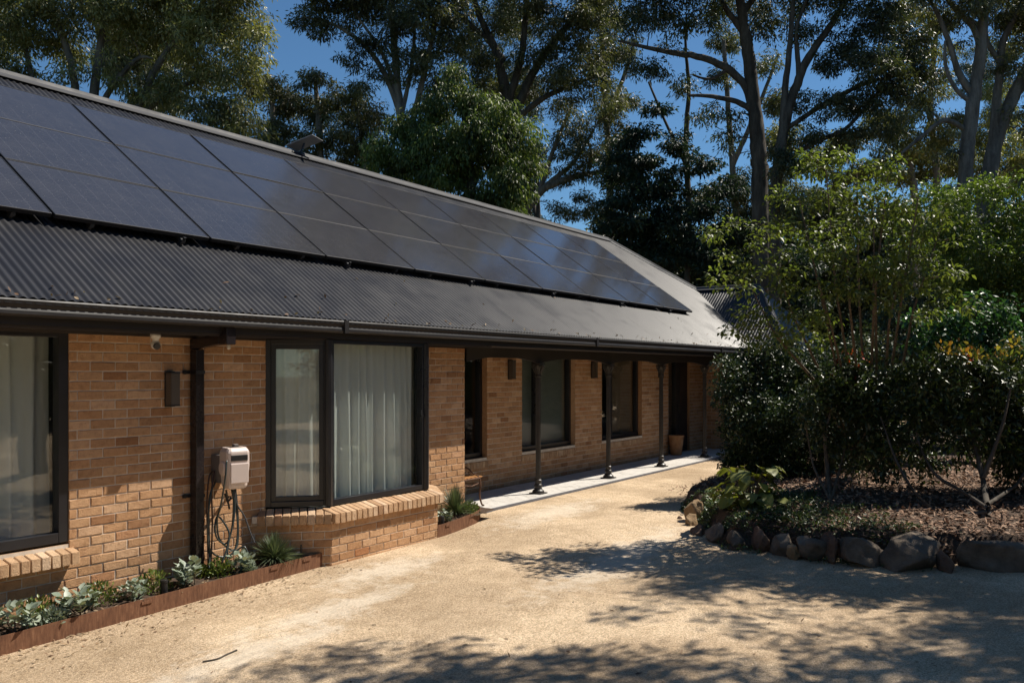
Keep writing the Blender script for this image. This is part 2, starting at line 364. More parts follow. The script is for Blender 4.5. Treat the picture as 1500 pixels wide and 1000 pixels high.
# ------------------------------------------------------------------ terrain
def gz(x): return float(np.interp(x, [-20, 3, 6.7, 8.6, 9.5, 10.2, 40], [-2.12, -2.085, -2.015, -1.998, -1.95, -1.915, -1.90]))
xs = np.linspace(-25, 60, 200); 
o = MB().add([(-300,-300,-2.35),(400,-300,-2.35),(400,400,-2.35),(-300,400,-2.35)], [(0,1,2,3)]).build('ground', M['dirt']); tag(o, kind='structure')
# gravel sheet: fine near the house and camera
gx = np.concatenate([np.linspace(-14, 1.5, 24)[:-1], np.linspace(1.5, 15, 230)[:-1], np.linspace(15, 45, 60)])
gy = np.concatenate([np.linspace(-22, -3, 30)[:-1], np.linspace(-3, 7.3, 170)])
GX, GY = np.meshgrid(gx, gy)
GZ = np.interp(GX, [-20, 3, 6.7, 8.6, 9.5, 10.2, 40], [-2.12, -2.085, -2.015, -1.998, -1.95, -1.915, -1.90])
def vnoise(x, y, sc, seed):
    r_ = np.random.default_rng(seed); T = r_.random((64, 64))
    a, b = x * sc, y * sc; i, j = np.floor(a).astype(int), np.floor(b).astype(int); fa, fb = a - i, b - j
    fa, fb = fa*fa*(3-2*fa), fb*fb*(3-2*fb); g = lambda p, q: T[p % 64, q % 64]
    return (g(i,j)*(1-fa)+g(i+1,j)*fa)*(1-fb) + (g(i,j+1)*(1-fa)+g(i+1,j+1)*fa)*fb
fade = np.clip((6.55 - GY) / .6, 0, 1)
GZ = GZ + fade * ((vnoise(GX, GY, .9, 1) - .5) * .05 + (vnoise(GX, GY, 2.6, 2) - .5) * .022 + (vnoise(GX, GY, 8, 3) - .5) * .008)
ny, nx = GX.shape
V = np.stack([GX.ravel(), GY.ravel(), GZ.ravel()], 1)
idx = np.arange(nx * ny).reshape(ny, nx)
Fq = np.stack([idx[:-1,:-1].ravel(), idx[:-1,1:].ravel(), idx[1:,1:].ravel(), idx[1:,:-1].ravel()], 1)
o = np_obj('gravel_driveway', V, Fq, M['gravel'], smooth=True); tag(o, kind='structure')
def ghz(x, y):
    z = np.interp(x, [-20, 3, 6.7, 8.6, 9.5, 10.2, 40], [-2.12, -2.085, -2.015, -1.998, -1.95, -1.915, -1.90]); f = np.clip((6.55 - y) / .6, 0, 1)
    return z + f * ((vnoise(x, y, .9, 1) - .5) * .05 + (vnoise(x, y, 2.6, 2) - .5) * .022 + (vnoise(x, y, 8, 3) - .5) * .008)
# loose grit lying on the sheet (uncountable)
n = 25000
d = 4.3 + 9 * rng.random(n)**1.6; xc = (rng.random(n) * 2 - 1) * .62 * d
px, py = d*CA + xc*SA, d*SA - xc*CA; k = (py < 6.55); px, py = px[k], py[k]; n = len(px)
pz = ghz(px, py); s = .0022 + .0062 * rng.random(n)**3.2; a = rng.random(n) * 6.28
P = np.stack([px, py, pz], 1)
base = np.array([(1,0,0),(0,1,0),(-1,0,0),(0,-1,0),(.1,.1,.9)]); 
ca, sa_ = np.cos(a), np.sin(a)
bx = base[None,:,0]*ca[:,None] - base[None,:,1]*sa_[:,None]; by = base[None,:,0]*sa_[:,None]*.8 + base[None,:,1]*ca[:,None]*.8
Vp = P[:,None,:] + np.stack([bx, by, np.broadcast_to(base[None,:,2], bx.shape)*.9 - .1], 2) * s[:,None,None]
Fp = (np.arange(n)*5)[:,None,None] + np.array([(0,1,4),(1,2,4),(2,3,4),(3,0,4)])[None]
o = np_obj('gravel_grit', Vp.reshape(-1,3), Fp.reshape(-1,3), M['pebble']); tag(o, 'fine loose granite grit scattered over the driveway surface', 'gravel', kind='stuff')

# ------------------------------------------------------------------ the house
house = empty('house', (9, 9, -2.0), 'long single-storey buff brick house with dark corrugated roof and verandah', 'house')
YW, YP, YB = 7.2, 8.12, 6.74          # main wall, verandah wall, bay window face
ZT = .345                              # soffit height
XE, XWG = 20.75, 21.2                  # valley corner at the eave, wing wall
BR = []                                # brick specs
def wall(O, D, length, z0, z1, openings=(), thick=.2, bricks=True, phase=0.0, parent=house, reveal=.1):
    """O=(x,y) start, D unit horizontal direction along the wall seen left to right from outside; outside normal = D rotated -90"""
    D = Vector((D[0], D[1], 0)).normalized(); Nn = Vector((D.y, -D.x, 0)); O = Vector((O[0], O[1], 0))
    mb = MB(); xs_ = sorted({0, length} | {v for o_ in openings for v in o_[:2] if 0 < v < length}); zs_ = sorted({z0, z1} | {v for o_ in openings for v in o_[2:4] if z0 < v < z1})
    hole = lambda x, z: any(a < x < b and c < z < e for a, b, c, e in openings)
    P = lambda x, y, z: tuple(O + D*x - Nn*y + Vector((0,0,z)))
    for i in range(len(xs_)-1):
        for j in range(len(zs_)-1):
            xa, xb, za, zb = xs_[i], xs_[i+1], zs_[j], zs_[j+1]
            if hole((xa+xb)/2, (za+zb)/2): continue
            mb.add([P(xa,0,za),P(xb,0,za),P(xb,0,zb),P(xa,0,zb)], [(0,1,2,3)]); mb.add([P(xa,thick,za),P(xb,thick,za),P(xb,thick,zb),P(xa,thick,zb)], [(3,2,1,0)])
    rects = [(0, length, z0, z1, 1)] + [(max(0,a), min(length,b), max(z0,c), min(z1,e), 0) for a,b,c,e in openings]
    for a, b, c, e, outer in rects:
        for q in ((P(a,0,c),P(a,thick,c),P(a,thick,e),P(a,0,e)), (P(b,0,c),P(b,0,e),P(b,thick,e),P(b,thick,c)), (P(a,0,c),P(b,0,c),P(b,thick,c),P(a,thick,c)), (P(a,0,e),P(a,thick,e),P(b,thick,e),P(b,0,e))):
            mb.add(q, [(0,1,2,3)], 0 if outer else 1)
    wo = mb.build('wall', [M['mortar'], M['brick']], parent)
    if not bricks: return wo
    z = ZT - .083 * math.ceil((ZT - z0) / .083); c = 0
    while z < z1 - .01:
        zt = min(z + .073, z1 - .002); zb = max(z, z0)
        row = int(round((ZT - z) / .083)); off = phase + (0 if row % 2 else .1165)
        if zt - zb > .02:
            cuts = [(a, b) for a, b, cc, e in openings if cc < zt - .01 and e > zb + .01]; iv = [(0, length)]
            for a, b in cuts: iv = [s_ for p, q in iv for s_ in ((p, min(q, a)), (max(p, b), q)) if s_[1] - s_[0] > .03]
            for p, q in iv:
                kk = math.floor((p - off) / .233)
                x = off + kk * .233
                while x < q:
                    xa, xb = max(x, p), min(x + .223, q)
                    if xb - xa > .025: BR.append(dict(w=wo, p=O + D*xa + Vector((0,0,zb)), D=D, N=Nn, l=xb-xa, h=zt-zb))
                    x += .233
        z += .083
    return wo
# main front wall with the left picture window opening
wall((-2.5, YW), (1, 0), 6.35 + 2.5, -2.3, ZT, [(1.9 + 2.5, 4.23 + 2.5, -1.44, ZT + .1)], phase=.05)
wall((8.9, YW), (1, 0), .95, -2.3, ZT, [], phase=.08)
wall((9.85, YW + .002), (0, 1), YP - YW - .002, -2.3, ZT, [], thick=.19, bricks=False)
# bay base
b0, b1, b2, b3 = (6.18, 7.2), (6.74, 6.64), (8.53, 6.64), (9.09, 7.2)
wall(b0, (1, -1), math.hypot(.56, .56), -2.3, -1.56, [], thick=.1, phase=.03)
wall(b1, (1, 0), b2[0]-b1[0], -2.3, -1.56, [], thick=.1, phase=.0)
wall(b2, (1, 1), math.hypot(.56, .56), -2.3, -1.56, [], thick=.1, phase=.03)
# verandah wall and the wing
ZW = [(9.95, 11.72), (12.76, 14.62), (15.70, 17.58)]
ops = [(a - 9.65, b - 9.65, -1.36, ZT + .1) for a, b in ZW] + [(19.0 - 9.65, 20.28 - 9.65, -1.88, ZT + .1)]
wall((9.65, YP), (1, 0), XWG - 9.65, -2.3, ZT, ops, phase=.02)
wall((XWG, YP), (0, -1), YP - 6.1, -2.3, ZT, [], phase=.1)
wall((XWG, 6.1), (1, 0), 4.4, -2.3, ZT, [], phase=.1)
# far walls of the shell, never seen from the drive
mb = MB(); mb.box((-2.5, 14.9, -2.3), (25.5, 15.1, ZT)); mb.box((-2.7, 7.0, -2.3), (-2.502, 15.1, ZT)); mb.box((25.6, 6.1, -2.3), (25.8, 15.1, ZT)); mb.build('rear_wall', M['brick'], house)
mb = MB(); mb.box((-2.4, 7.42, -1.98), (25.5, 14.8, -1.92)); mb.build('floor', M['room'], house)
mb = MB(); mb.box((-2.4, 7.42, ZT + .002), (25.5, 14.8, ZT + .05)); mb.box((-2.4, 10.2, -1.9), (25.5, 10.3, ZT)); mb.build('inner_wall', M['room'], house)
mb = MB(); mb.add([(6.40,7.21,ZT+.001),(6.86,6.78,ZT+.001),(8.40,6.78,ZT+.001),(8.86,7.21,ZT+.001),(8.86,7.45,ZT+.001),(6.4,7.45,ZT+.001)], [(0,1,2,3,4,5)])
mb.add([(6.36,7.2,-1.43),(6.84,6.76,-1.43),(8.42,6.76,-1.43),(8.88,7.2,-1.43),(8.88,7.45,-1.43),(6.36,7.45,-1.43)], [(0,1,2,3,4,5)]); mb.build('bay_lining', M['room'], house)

# sill bricks (sloping rowlock course)
SB = []
def sill(a, b, zb, depth_in=.0, drop=.05, dep=.18, h=.10):
    """rowlock bricks along the line a->b (front nose), sloping down outwards"""
    a, b = Vector((*a, 0)), Vector((*b, 0)); D = (b - a).normalized(); Nn = Vector((D.y, -D.x, 0)); Ln = (b - a).length; n_ = max(1, round(Ln / .083)); w_ = Ln / n_
    for i in range(n_): SB.append(dict(p=a + D * (i*w_ + .004) + Vector((0,0,zb)), D=D, N=Nn, w=w_ - .009, dep=dep, drop=drop, h=h))
sill((6.17, 7.12), (6.70, 6.59), -1.42)
sill((6.715, 6.565), (8.56, 6.565), -1.42)
sill((8.575, 6.575), (9.10, 7.10), -1.42)
sill((1.85, 7.09), (4.27, 7.09), -1.45)
for a_, b_ in ZW: sill((a_ - .02, YP - .02), (b_ + .02, YP - .02), -1.37)
def sill_mesh(seed, w_=.074, dep=.18, drop=.05, h=.096):
    r_ = random.Random(seed); j = lambda: r_.uniform(-.003, .003); m_ = MB(); e = .006
    prof = [(0+j(), -drop+j()), (0+j(), -drop - h+j()), (dep, -h+j()), (dep, 0)]   # y inward, z
    vs = []
    for x, q in ((0, e), (e, 0), (w_ - e, 0), (w_, e)):
        cy, cz = dep/2, -h/2 - drop/2
        for y, z in prof: vs.append((x + j()*.5, y + (q if y < cy else 0), z - math.copysign(q, z - cz)))
    fs = [(0,1,2,3)[::-1], (12,13,14,15)]
    for i in range(3):
        for k in range(4): a0 = i*4+k; a1 = i*4+(k+1) % 4; fs.append((a0, a1, a1+4, a0+4))
    m_.add(vs, fs); me = bpy.data.meshes.new('sill_brick'); me.from_pydata(m_.v, [], [f[::-1] for f in fs]); me.materials.append(M['sill_brick']); return me
SM = [sill_mesh(k) for k in range(4)]
sillp = {}
for i, s in enumerate(SB):
    o = bpy.data.objects.new('sill_brick', SM[i % 4]); o.location = s['p'] + Vector((0, 0, random.uniform(-.002, .002)))
    inn = -s['N']; rot = Matrix((s['D'], inn, Vector((0,0,1)))).transposed(); o.rotation_euler = rot.to_euler(); o.scale = (s['w'] / .074, 1, 1)
    link(o, house)
# mortar bed beneath the sills
mb = MB()
for a, b, zb in (((6.15, 7.17), (6.71, 6.61), -1.42), ((6.72, 6.60), (8.55, 6.60), -1.42), ((8.57, 6.61), (9.09, 7.13), -1.42), ((1.88, 7.12), (4.25, 7.12), -1.45)):
    a, b = Vector((*a, 0)), Vector((*b, 0)); D = b - a; Nn = Vector((D.y, -D.x, 0)).normalized()
    mb.obox(a + Vector((0,0,zb-.125)), D, -Nn * .14, Vector((0,0,.07)))
mb.build('sill_mortar', M['mortar'], house)

# the bricks: the 270 that show largest are objects, the rest joined per wall
def brick_mesh(seed, h=.073, l=.223):
    r_ = random.Random(seed); j = lambda s_=.0016: r_.uniform(-s_, s_); pr = .0065 + r_.uniform(-.002, .0025)
    vs = [(0,0,0),(l,0,0),(l,0,h),(0,0,h)]; vs += [(x+j(), -pr*.55, z+j()) for x, z in ((0,0),(l,0),(l,h),(0,h))]
    e = .007; xm = l * r_.uniform(.3, .7)
    vs += [(e+j(), -pr+j(), e+j()), (xm, -pr+j(.004), e*.7+j()), (l-e+j(), -pr+j(), e+j()), (l-e+j(), -pr+j(), h-e+j()), (xm+j(.02), -pr+j(.004), h-e*.7+j()), (e+j(), -pr+j(), h-e+j())]
    fs = [(0,1,5,4),(1,2,6,5),(2,3,7,6),(3,0,4,7),(4,5,10,9,8),(5,6,11,10),(6,7,13,12,11),(7,4,8,13),(8,9,12,13),(9,10,11,12)]
    return vs, fs
BV = [brick_mesh(k) for k in range(8)]
BMs = []
for vs, fs in BV:
    me = bpy.data.meshes.new('brick'); me.from_pydata(vs, [], fs); me.materials.append(M['brick']); BMs.append(me)
for b in BR:
    c = b['p'] + b['D'] * b['l'] / 2; u, v, d_ = proj(*c); vis = (0 < u < 1500 and 470 < v < 900)
    view = Vector((c.x, c.y, 0)).normalized(); b['s'] = (b['l'] * b['h'] * abs(view.dot(b['N'])) / d_**2) if vis else 0
order = sorted(range(len(BR)), key=lambda i: -BR[i]['s']); top = set(order[:280])
rest = {}
for i, b in enumerate(BR):
    k = random.randrange(8); inn = -b['N']; sx_ = b['l'] / .223; sz_ = b['h'] / .073
    if i in top:
        o = bpy.data.objects.new('brick', BMs[k]); rot = Matrix((b['D'], inn, Vector((0,0,1)))).transposed()
        o.rotation_euler = rot.to_euler(); o.location = b['p'] + b['N'] * random.uniform(-.001, .002); o.scale = (sx_, 1, sz_); link(o, b['w'])
    else:
        mb = rest.setdefault(b['w'].name, (b['w'], MB()))[1]
        mb.add([b['p'] + b['D'] * (x*sx_) + inn * y + Vector((0,0,z*sz_)) for x, y, z in BV[k][0]], BV[k][1])
for w_, mb in rest.values(): tag(mb.build('brick_courses', M['brick'], w_), kind='stuff')

# windows ---------------------------------------------------------------
def window(O, D, w_, zb, zt, fw=.06, mull=(), gm=None, depth=.09, fb=None, ft=None, name='window', sash=None, setback=0.0, handle=None):
    D = Vector((*D, 0)).normalized(); Nn = Vector((D.y, -D.x, 0)); O = Vector((*O, 0)) - Nn * setback; up = Vector((0,0,1)); fb = fb or fw; ft = ft or fw
    f = MB(); inn = -Nn * depth
    f.obox(O + up*zb, D*fw, inn, up*(zt-zb)); f.obox(O + D*(w_-fw) + up*zb, D*fw, inn, up*(zt-zb))
    f.obox(O + D*(fw) + up*zb - Nn*.001, D*(w_-2*fw), inn, up*fb); f.obox(O + D*fw + up*(zt-ft) - Nn*.001, D*(w_-2*fw), inn, up*ft)
    for x, mw in mull: f.obox(O + D*(x - mw/2) + up*(zb+fb) - Nn*.006, D*mw, inn*.9, up*(zt-zb-fb-ft))
    fo = f.build(name, M['frame'], house, bevel=.004)
    xs_ = [fw] + [q for x, mw in mull for q in (x-mw/2, x+mw/2)] + [w_-fw]
    for i in range(0, len(xs_), 2):
        a, b = xs_[i], xs_[i+1]; sw = sash[i//2] if sash else 0
        if sw:
            s_ = MB(); q = O - Nn*.022
            s_.obox(q + D*a + up*(zb+fb), D*sw, inn*.6, up*(zt-zb-fb-ft)); s_.obox(q + D*(b-sw) + up*(zb+fb), D*sw, inn*.6, up*(zt-zb-fb-ft))
            s_.obox(q + D*(a+sw) + up*(zb+fb) - Nn*.001, D*(b-a-2*sw), inn*.6, up*sw); s_.obox(q + D*(a+sw) + up*(zt-ft-sw) - Nn*.001, D*(b-a-2*sw), inn*.6, up*sw)
            s_.build('sash', M['frame'], fo, bevel=.003)
        g = MB(); q = O - Nn*(depth*.55) + D*(a+sw) + up*(zb+fb+sw); g.obox(q, D*(b-a-2*sw), -Nn*.006, up*(zt-zb-fb-ft-2*sw)); g.build('pane', gm or M['glass'], fo)
    if handle:
        h = MB(); q = O + D*handle[0] + up*handle[1] - Nn*.01; h.obox(q, D*.02, Nn*.03, up*.1); h.obox(q+up*.02, D*.02, Nn*.05, up*.02); h.build('handle', M['black'], fo)
    return fo
def curtain(O, D, w_, zb, zt, label, m, fold=.13, amp=.035, seed=0, cat='curtain'):
    r_ = random.Random(seed); D = Vector((*D, 0)).normalized(); Nn = Vector((D.y, -D.x, 0)); n_ = int(w_ / fold * 9) + 2; V_, F_ = [], []; ph = 0; rows = 5
    xs_ = []
    for i in range(n_):
        x = w_ * i / (n_ - 1); ph += 2*math.pi*(w_/(n_-1))/fold * (1 + .35*math.sin(x*7+seed)); xs_.append((x, ph))
    for j in range(rows):
        t = j / (rows-1)
        for x, ph in xs_:
            y = amp * (math.sin(ph) + .35*math.sin(2.1*ph+1)) * (.75 + .35*t) ; q = Vector((*O, 0)) + D*(x + .01*math.sin(ph*.5+3*t)) - Nn*y; V_.append((q.x, q.y, zt + (zb-zt)*t))
    for j in range(rows-1):
        for i in range(n_-1): a = j*n_+i; F_.append((a, a+n_, a+n_+1, a+1))
    o = np_obj('curtain', np.array(V_), np.array(F_), m, smooth=True); tag(o, label, cat); return o
# left picture window
window((1.9, YW), (1, 0), 2.33, -1.42, ZT - .005, fw=.085, fb=.085, ft=.05, setback=.004, mull=())
curtain((1.9, YW + .30), (1, 0), 2.35, -1.40, ZT - .02, 'grey full-length curtain behind the picture window at the far left', M['curtain'], .21, .045, 1)
# bay
bf0, bf1, bf2, bf3 = (6.35, 7.2), (6.81, 6.74), (8.44, 6.74), (8.90, 7.2)
window(bf0, (1, -1), .6505, -1.405, ZT - .003, fw=.055, fb=.055, ft=.05, sash=[.05])
window((bf1[0]+.012, bf1[1]), (1, 0), 1.63 - .024, -1.405, ZT - .003, fw=.06, fb=.055, ft=.04, handle=(1.50, -.55))
window(bf2, (1, 1), .6505, -1.405, ZT - .003, fw=.055, fb=.055, ft=.05, sash=[.05])
for (x, y) in (bf1, bf2): MB().tube([(x, y + .01, -1.404), (x, y + .01, ZT - .004)], .042, 8).build('corner_post', M['frame'], house)
curtain((6.46, 7.26), (1, -.92), .60, -1.39, ZT - .02, 'pale curtain behind the narrow side light of the bay window', M['curtain'], .12, .03, 2)
curtain((6.93, 6.92), (1, 0), .74, -1.39, ZT - .02, 'pale folded curtain on the left of the big bay pane', M['curtain'], .15, .04, 3)
curtain((7.71, 6.93), (1, 0), .66, -1.39, ZT - .02, 'pale folded curtain on the right of the big bay pane', M['curtain'], .14, .04, 4)
# verandah windows and door
window((ZW[0][0], YP), (1, 0), ZW[0][1]-ZW[0][0], -1.36, ZT - .005, fw=.07, fb=.08, setback=.09, mull=((.9, .06),))
curtain((ZW[0][0]+.3, YP + .35), (1, 0), 1.15, -1.35, ZT - .02, 'grey sheer curtain in the first verandah window beside the brick pier', M['curtain_grey'], .17, .04, 5)
window((ZW[1][0], YP), (1, 0), ZW[1][1]-ZW[1][0], -1.36, ZT - .005, fw=.07, fb=.08, setback=.09, mull=((.62, .06),), gm=M['glass'])
def blind(x0, x1, label, m, y=.22):
    o = MB().box((x0, YP + y, -1.33), (x1, YP + y + .004, ZT - .02)).box((x0, YP+y-.012, -1.345), (x1, YP+y+.012, -1.33)).build('roller_blind', m); tag(o, label, 'blind')
blind(ZW[1][0]+.02, ZW[1][1]-.02, 'grey-green roller blind drawn down in the middle verandah window', M['curtain_grey'])
window((ZW[2][0], YP), (1, 0), ZW[2][1]-ZW[2][0], -1.36, ZT - .005, fw=.07, fb=.08, setback=.09, mull=((.62, .06),), gm=M['glass'])
blind(ZW[2][0]+.64, ZW[2][1]-.02, 'brown roller blind drawn down in the farthest verandah window', M['blind'])
# door with side light
window((19.0, YP), (1, 0), .62, -1.878, ZT - .005, fw=.07, fb=.09, setback=.05)
d_ = MB(); d_.box((19.64, YP+.05, -1.87), (20.26, YP+.10, ZT-.01)); door = d_.build('door', M['door'], house, bevel=.004)
MB().box((19.75, YP+.035, -1.7), (20.15, YP+.052, -.9)).box((19.75, YP+.035, -.75), (20.15, YP+.052, .15)).build('door_panel', M['door'], door, bevel=.006)
MB().box((19.69, YP+.01, -.95), (19.72, YP+.045, -.75)).build('handle', M['iron'], door)

# roof ------------------------------------------------------------------
PIT = .7137
def zr(y): return .56 + PIT * (y - 6.70)
YR, ZR = 10.86, .56 + PIT * (10.86 - 6.70)
XR = 21.31
roof = MB().box((-2.6, 10.84, ZR-.12), (XR, 10.88, ZR-.06)).build('roof', M['timber_dark'], house)
def ybot(x): return 6.70 + max(0, x - XE)
def ytop(x): return YR - max(0, x - XR)
def sheet(x0, x1, mode='main', parent=roof, mesh_only=False):
    per, dep, seg = .0762, .0165, 8; nx_ = max(2, int(round((x1 - x0) / per * seg)) + 1); V_, F_ = [], []
    for i in range(nx_):
        x = x0 + (x1 - x0) * i / (nx_ - 1); w_ = dep/2 * math.cos(2*math.pi*x/per)
        if mode == 'main':
            a, b = ybot(x), ytop(x)
            if b < a: b = a
            ks = 4
            for k in range(ks): y = a + (b-a)*k/(ks-1); V_.append((x, y - w_*.58, zr(y) + w_*.81))
        else:  # wing left slope, x plays the role of Y along the wing
            Y = x; xa = XE + max(0, Y - 6.70); 
            if Y < 6.70: xa = XE
            xt = 23.11 if Y > 7.33 else XE + (Y - 5.93) / 1.4 * 2.36
            if Y < 5.93: xt = xa
            xt = max(xt, xa); ks = 4
            for k in range(ks): X = xa + (xt-xa)*k/(ks-1); V_.append((X - w_*.58, Y, .56 + PIT*(X-XE) + w_*.81))
    for i in range(nx_-1):
        for k in range(3): a0 = i*4+k; F_.append((a0, a0+4, a0+5, a0+1) if mode == 'main' else (a0, a0+1, a0+5, a0+4))
    V_, F_ = np.array(V_), np.array(F_)
    return V_, F_
shw = .762
x = -2.286; V_, F_ = sheet(x, x + shw + .02); me0 = np_mesh('roof_sheet', V_, F_, True); me0.materials.append(M['roof'])
k = 0
while x < 23.1:
    x1 = x + shw + .02
    if x1 < XE - .05:
        o = bpy.data.objects.new('roof_sheet', me0); o.location = (k*shw, 0, .0008 * (k % 2)); link(o, roof)
    else:
        V_, F_ = sheet(x, min(x1, 23.11)); o = np_obj('roof_sheet', V_ + np.array((0,0,.0008*(k % 2))), F_, M['roof'], roof, smooth=True)
    x += shw; k += 1
y = 5.93; k = 0
while y < 9.05:
    V_, F_ = sheet(y, min(y + shw + .02, 9.06), 'wing'); np_obj('roof_sheet', V_ + np.array((0,0,.0008*(k % 2))), F_, M['roof'], roof, smooth=True); y += shw; k += 1
# hidden slopes as plain sheets
mb = MB(); zp = ZR - .01
mb.add([(-2.3, YR, ZR), (XR, YR, ZR), (23.11, 12.66, 2.24), (25.5, 15.3, .37), (-2.3, 15.3, .37)], [(0,1,2,3,4)])
mb.add([(XR, YR, ZR), (23.11, 9.06, 2.242), (23.11, 12.66, 2.24)], [(0,1,2)])
mb.add([(23.11, 7.33, 2.242), (25.6, 5.93, .5), (25.6, 12.7, .5), (23.11, 12.66, 2.24)], [(0,1,2,3)])
mb.add([(XE, 5.93, .56), (25.6, 5.93, .5), (23.11, 7.33, 2.242)], [(0,1,2)])
mb.build('rear_roof_slope', M['roof'], roof)
# ridge, hip and valley flashings
def capping(a, b, r_=.035, wing=.12, rot=None, name='ridge_capping'):
    a, b = Vector(a), Vector(b); D = (b-a).normalized(); side = D.cross(Vector((0,0,1))).normalized(); up = side.cross(D); m_ = MB(); 
    prof = [(-wing, -wing*.70+.004), (-wing*.97, -wing*.66+.016), (-.05, -.018), (-.04, .0), (-.028, .028), (0, .042), (.028, .028), (.04, .0), (.05, -.018), (wing*.97, -wing*.66+.016), (wing, -wing*.70+.004)]
    bb = len(m_.v)
    for P_ in (a, b):
        for s_, t in prof: m_.v.append(tuple(P_ + side*s_ + up*(t + .02)))
    n_ = len(prof)
    for i in range(n_-1): m_.f.append((bb+i, bb+i+1, bb+n_+i+1, bb+n_+i)); m_.mi.append(0)
    o = m_.build(name, M['flash'], roof, smooth=False); md = o.modifiers.new('thickness', 'SOLIDIFY'); md.thickness = .003; return o
xx = -2.3
while xx < XR - .1:
    x2 = min(xx + 5.9, XR); capping((xx, YR, ZR + .012), (x2 + .06 if x2 < XR else x2, YR, ZR + .014)); xx = x2
capping((XR, YR, ZR + .01), (23.11, 9.06, 2.255), wing=.11, name='hip_capping')
capping((23.11, 9.06, 2.262), (23.11, 7.33, 2.262), name='ridge_capping')
capping((23.11, 7.33, 2.25), (XE, 5.93, .58), wing=.12, name='hip_capping')
mb = MB(); a, b = Vector((XE, 6.70, .565)), Vector((23.11, 9.06, 2.247))
sd = Vector((.707, -.707, 0)); mb.add([a - sd*.05 + Vector((0,0,.01)), b - sd*.05 + Vector((0,0,.01)), b + Vector((0,0,-.02)), a + Vector((0,0,-.02)), b + sd*.05 + Vector((0,0,.01)), a + sd*.05 + Vector((0,0,.01))], [(0,3,2,1),(3,5,4,2)]); mb.build('valley_flashing', M['roof'], roof)
# gutter, fascia, soffit
def gutter_prof(y, s_=1):
    return [(y+.105*s_,.50),(y+.105*s_,.415),(y+.02*s_,.415),(y,.43),(y,.455),(y+.008*s_,.475),(y-.004*s_,.50),(y-.012*s_,.53),(y-.004*s_,.542),(y+.010*s_,.542),(y+.012*s_,.535),(y+.0*s_+.004,.528),(y+.012*s_,.48),(y+.012*s_,.43),(y+.09*s_,.43),(y+.095*s_,.50)]
g = MB().extrude(gutter_prof(6.615), -2.4, 20.66).build('gutter', M['gutter'], house)
mb = MB(); sx0 = -2.3
while sx0 < 20.6: mb.box((sx0, 6.604, .508), (sx0 + .045, 6.6125, .516)); sx0 += .075
tag(mb.build('overflow_slots', M['black'], g), kind='stuff')
mb = MB(); 
for x in (1.2, 6.9, 12.6, 18.3): mb.box((x, 6.598, .412), (x + .06, 6.63, .545))
mb.build('gutter_joiner', M['gutter'], g)
# wing gutter, running towards the drive
mb = MB(); prof = gutter_prof(0); n_ = len(prof)
mb.v = [(20.655 + y_, Y, z) for Y in (6.60, 5.80) for y_, z in prof]
mb.f = [(i, (i+1) % n_, n_+(i+1) % n_, n_+i) for i in range(n_)] + [tuple(range(n_)), tuple(range(n_, 2*n_))[::-1]]; mb.mi = [0]*len(mb.f); mb.build('gutter', M['gutter'], house)
MB().box((-2.4, 6.722, .352), (20.70, 6.745, .50)).build('fascia', M['gutter'], house)
MB().box((20.76, 5.9, .352), (20.78, 6.74, .50)).build('fascia', M['gutter'], house)
sof = MB().box((-2.4, 6.745, ZT + .004), (XWG - .002, 7.198, ZT + .012)).box((-2.4, 6.747, ZT - .012), (9.85, 6.775, ZT+.003)).build('soffit', M['soffit'], house)
MB().box((-2.4, 7.165, ZT - .022), (6.33, 7.197, ZT+.003)).box((8.93, 7.165, ZT-.022), (9.85, 7.197, ZT+.003)).box((-2.4, 6.95, ZT-.006), (6.3, 6.965, ZT+.003)).build('soffit_trim', M['soffit'], house)
MB().box((9.0, 7.2, ZT + .004), (XWG, YP + .05, ZT + .02)).box((20.78, 5.9, ZT+.004), (XWG, 7.198, ZT+.012)).build('verandah_ceiling', M['soffit'], house)
# verandah beam with shallow arches
PX = [11.79, 14.18, 16.49, 18.86]
sp = [9.86] + PX + [21.19]; mb = MB()
for a, b in zip(sp[:-1], sp[1:]):
    n_ = 20
    for i in range(n_):
        t0, t1 = i/n_, (i+1)/n_; f_ = lambda t: .135 + .075 * (min(1, math.sin(math.pi*t)*1.25))**.8 if 0 < t < 1 else .135
        x0, x1 = a + (b-a)*t0, a + (b-a)*t1
        mb.add([(x0,7.17,f_(t0)),(x1,7.17,f_(t1)),(x1,7.23,f_(t1)),(x0,7.23,f_(t0)),(x0,7.17,ZT),(x1,7.17,ZT),(x1,7.23,ZT),(x0,7.23,ZT)], [(0,3,2,1),(0,1,5,4),(2,3,7,6)])
mb.build('verandah_beam', M['timber_dark'], house)
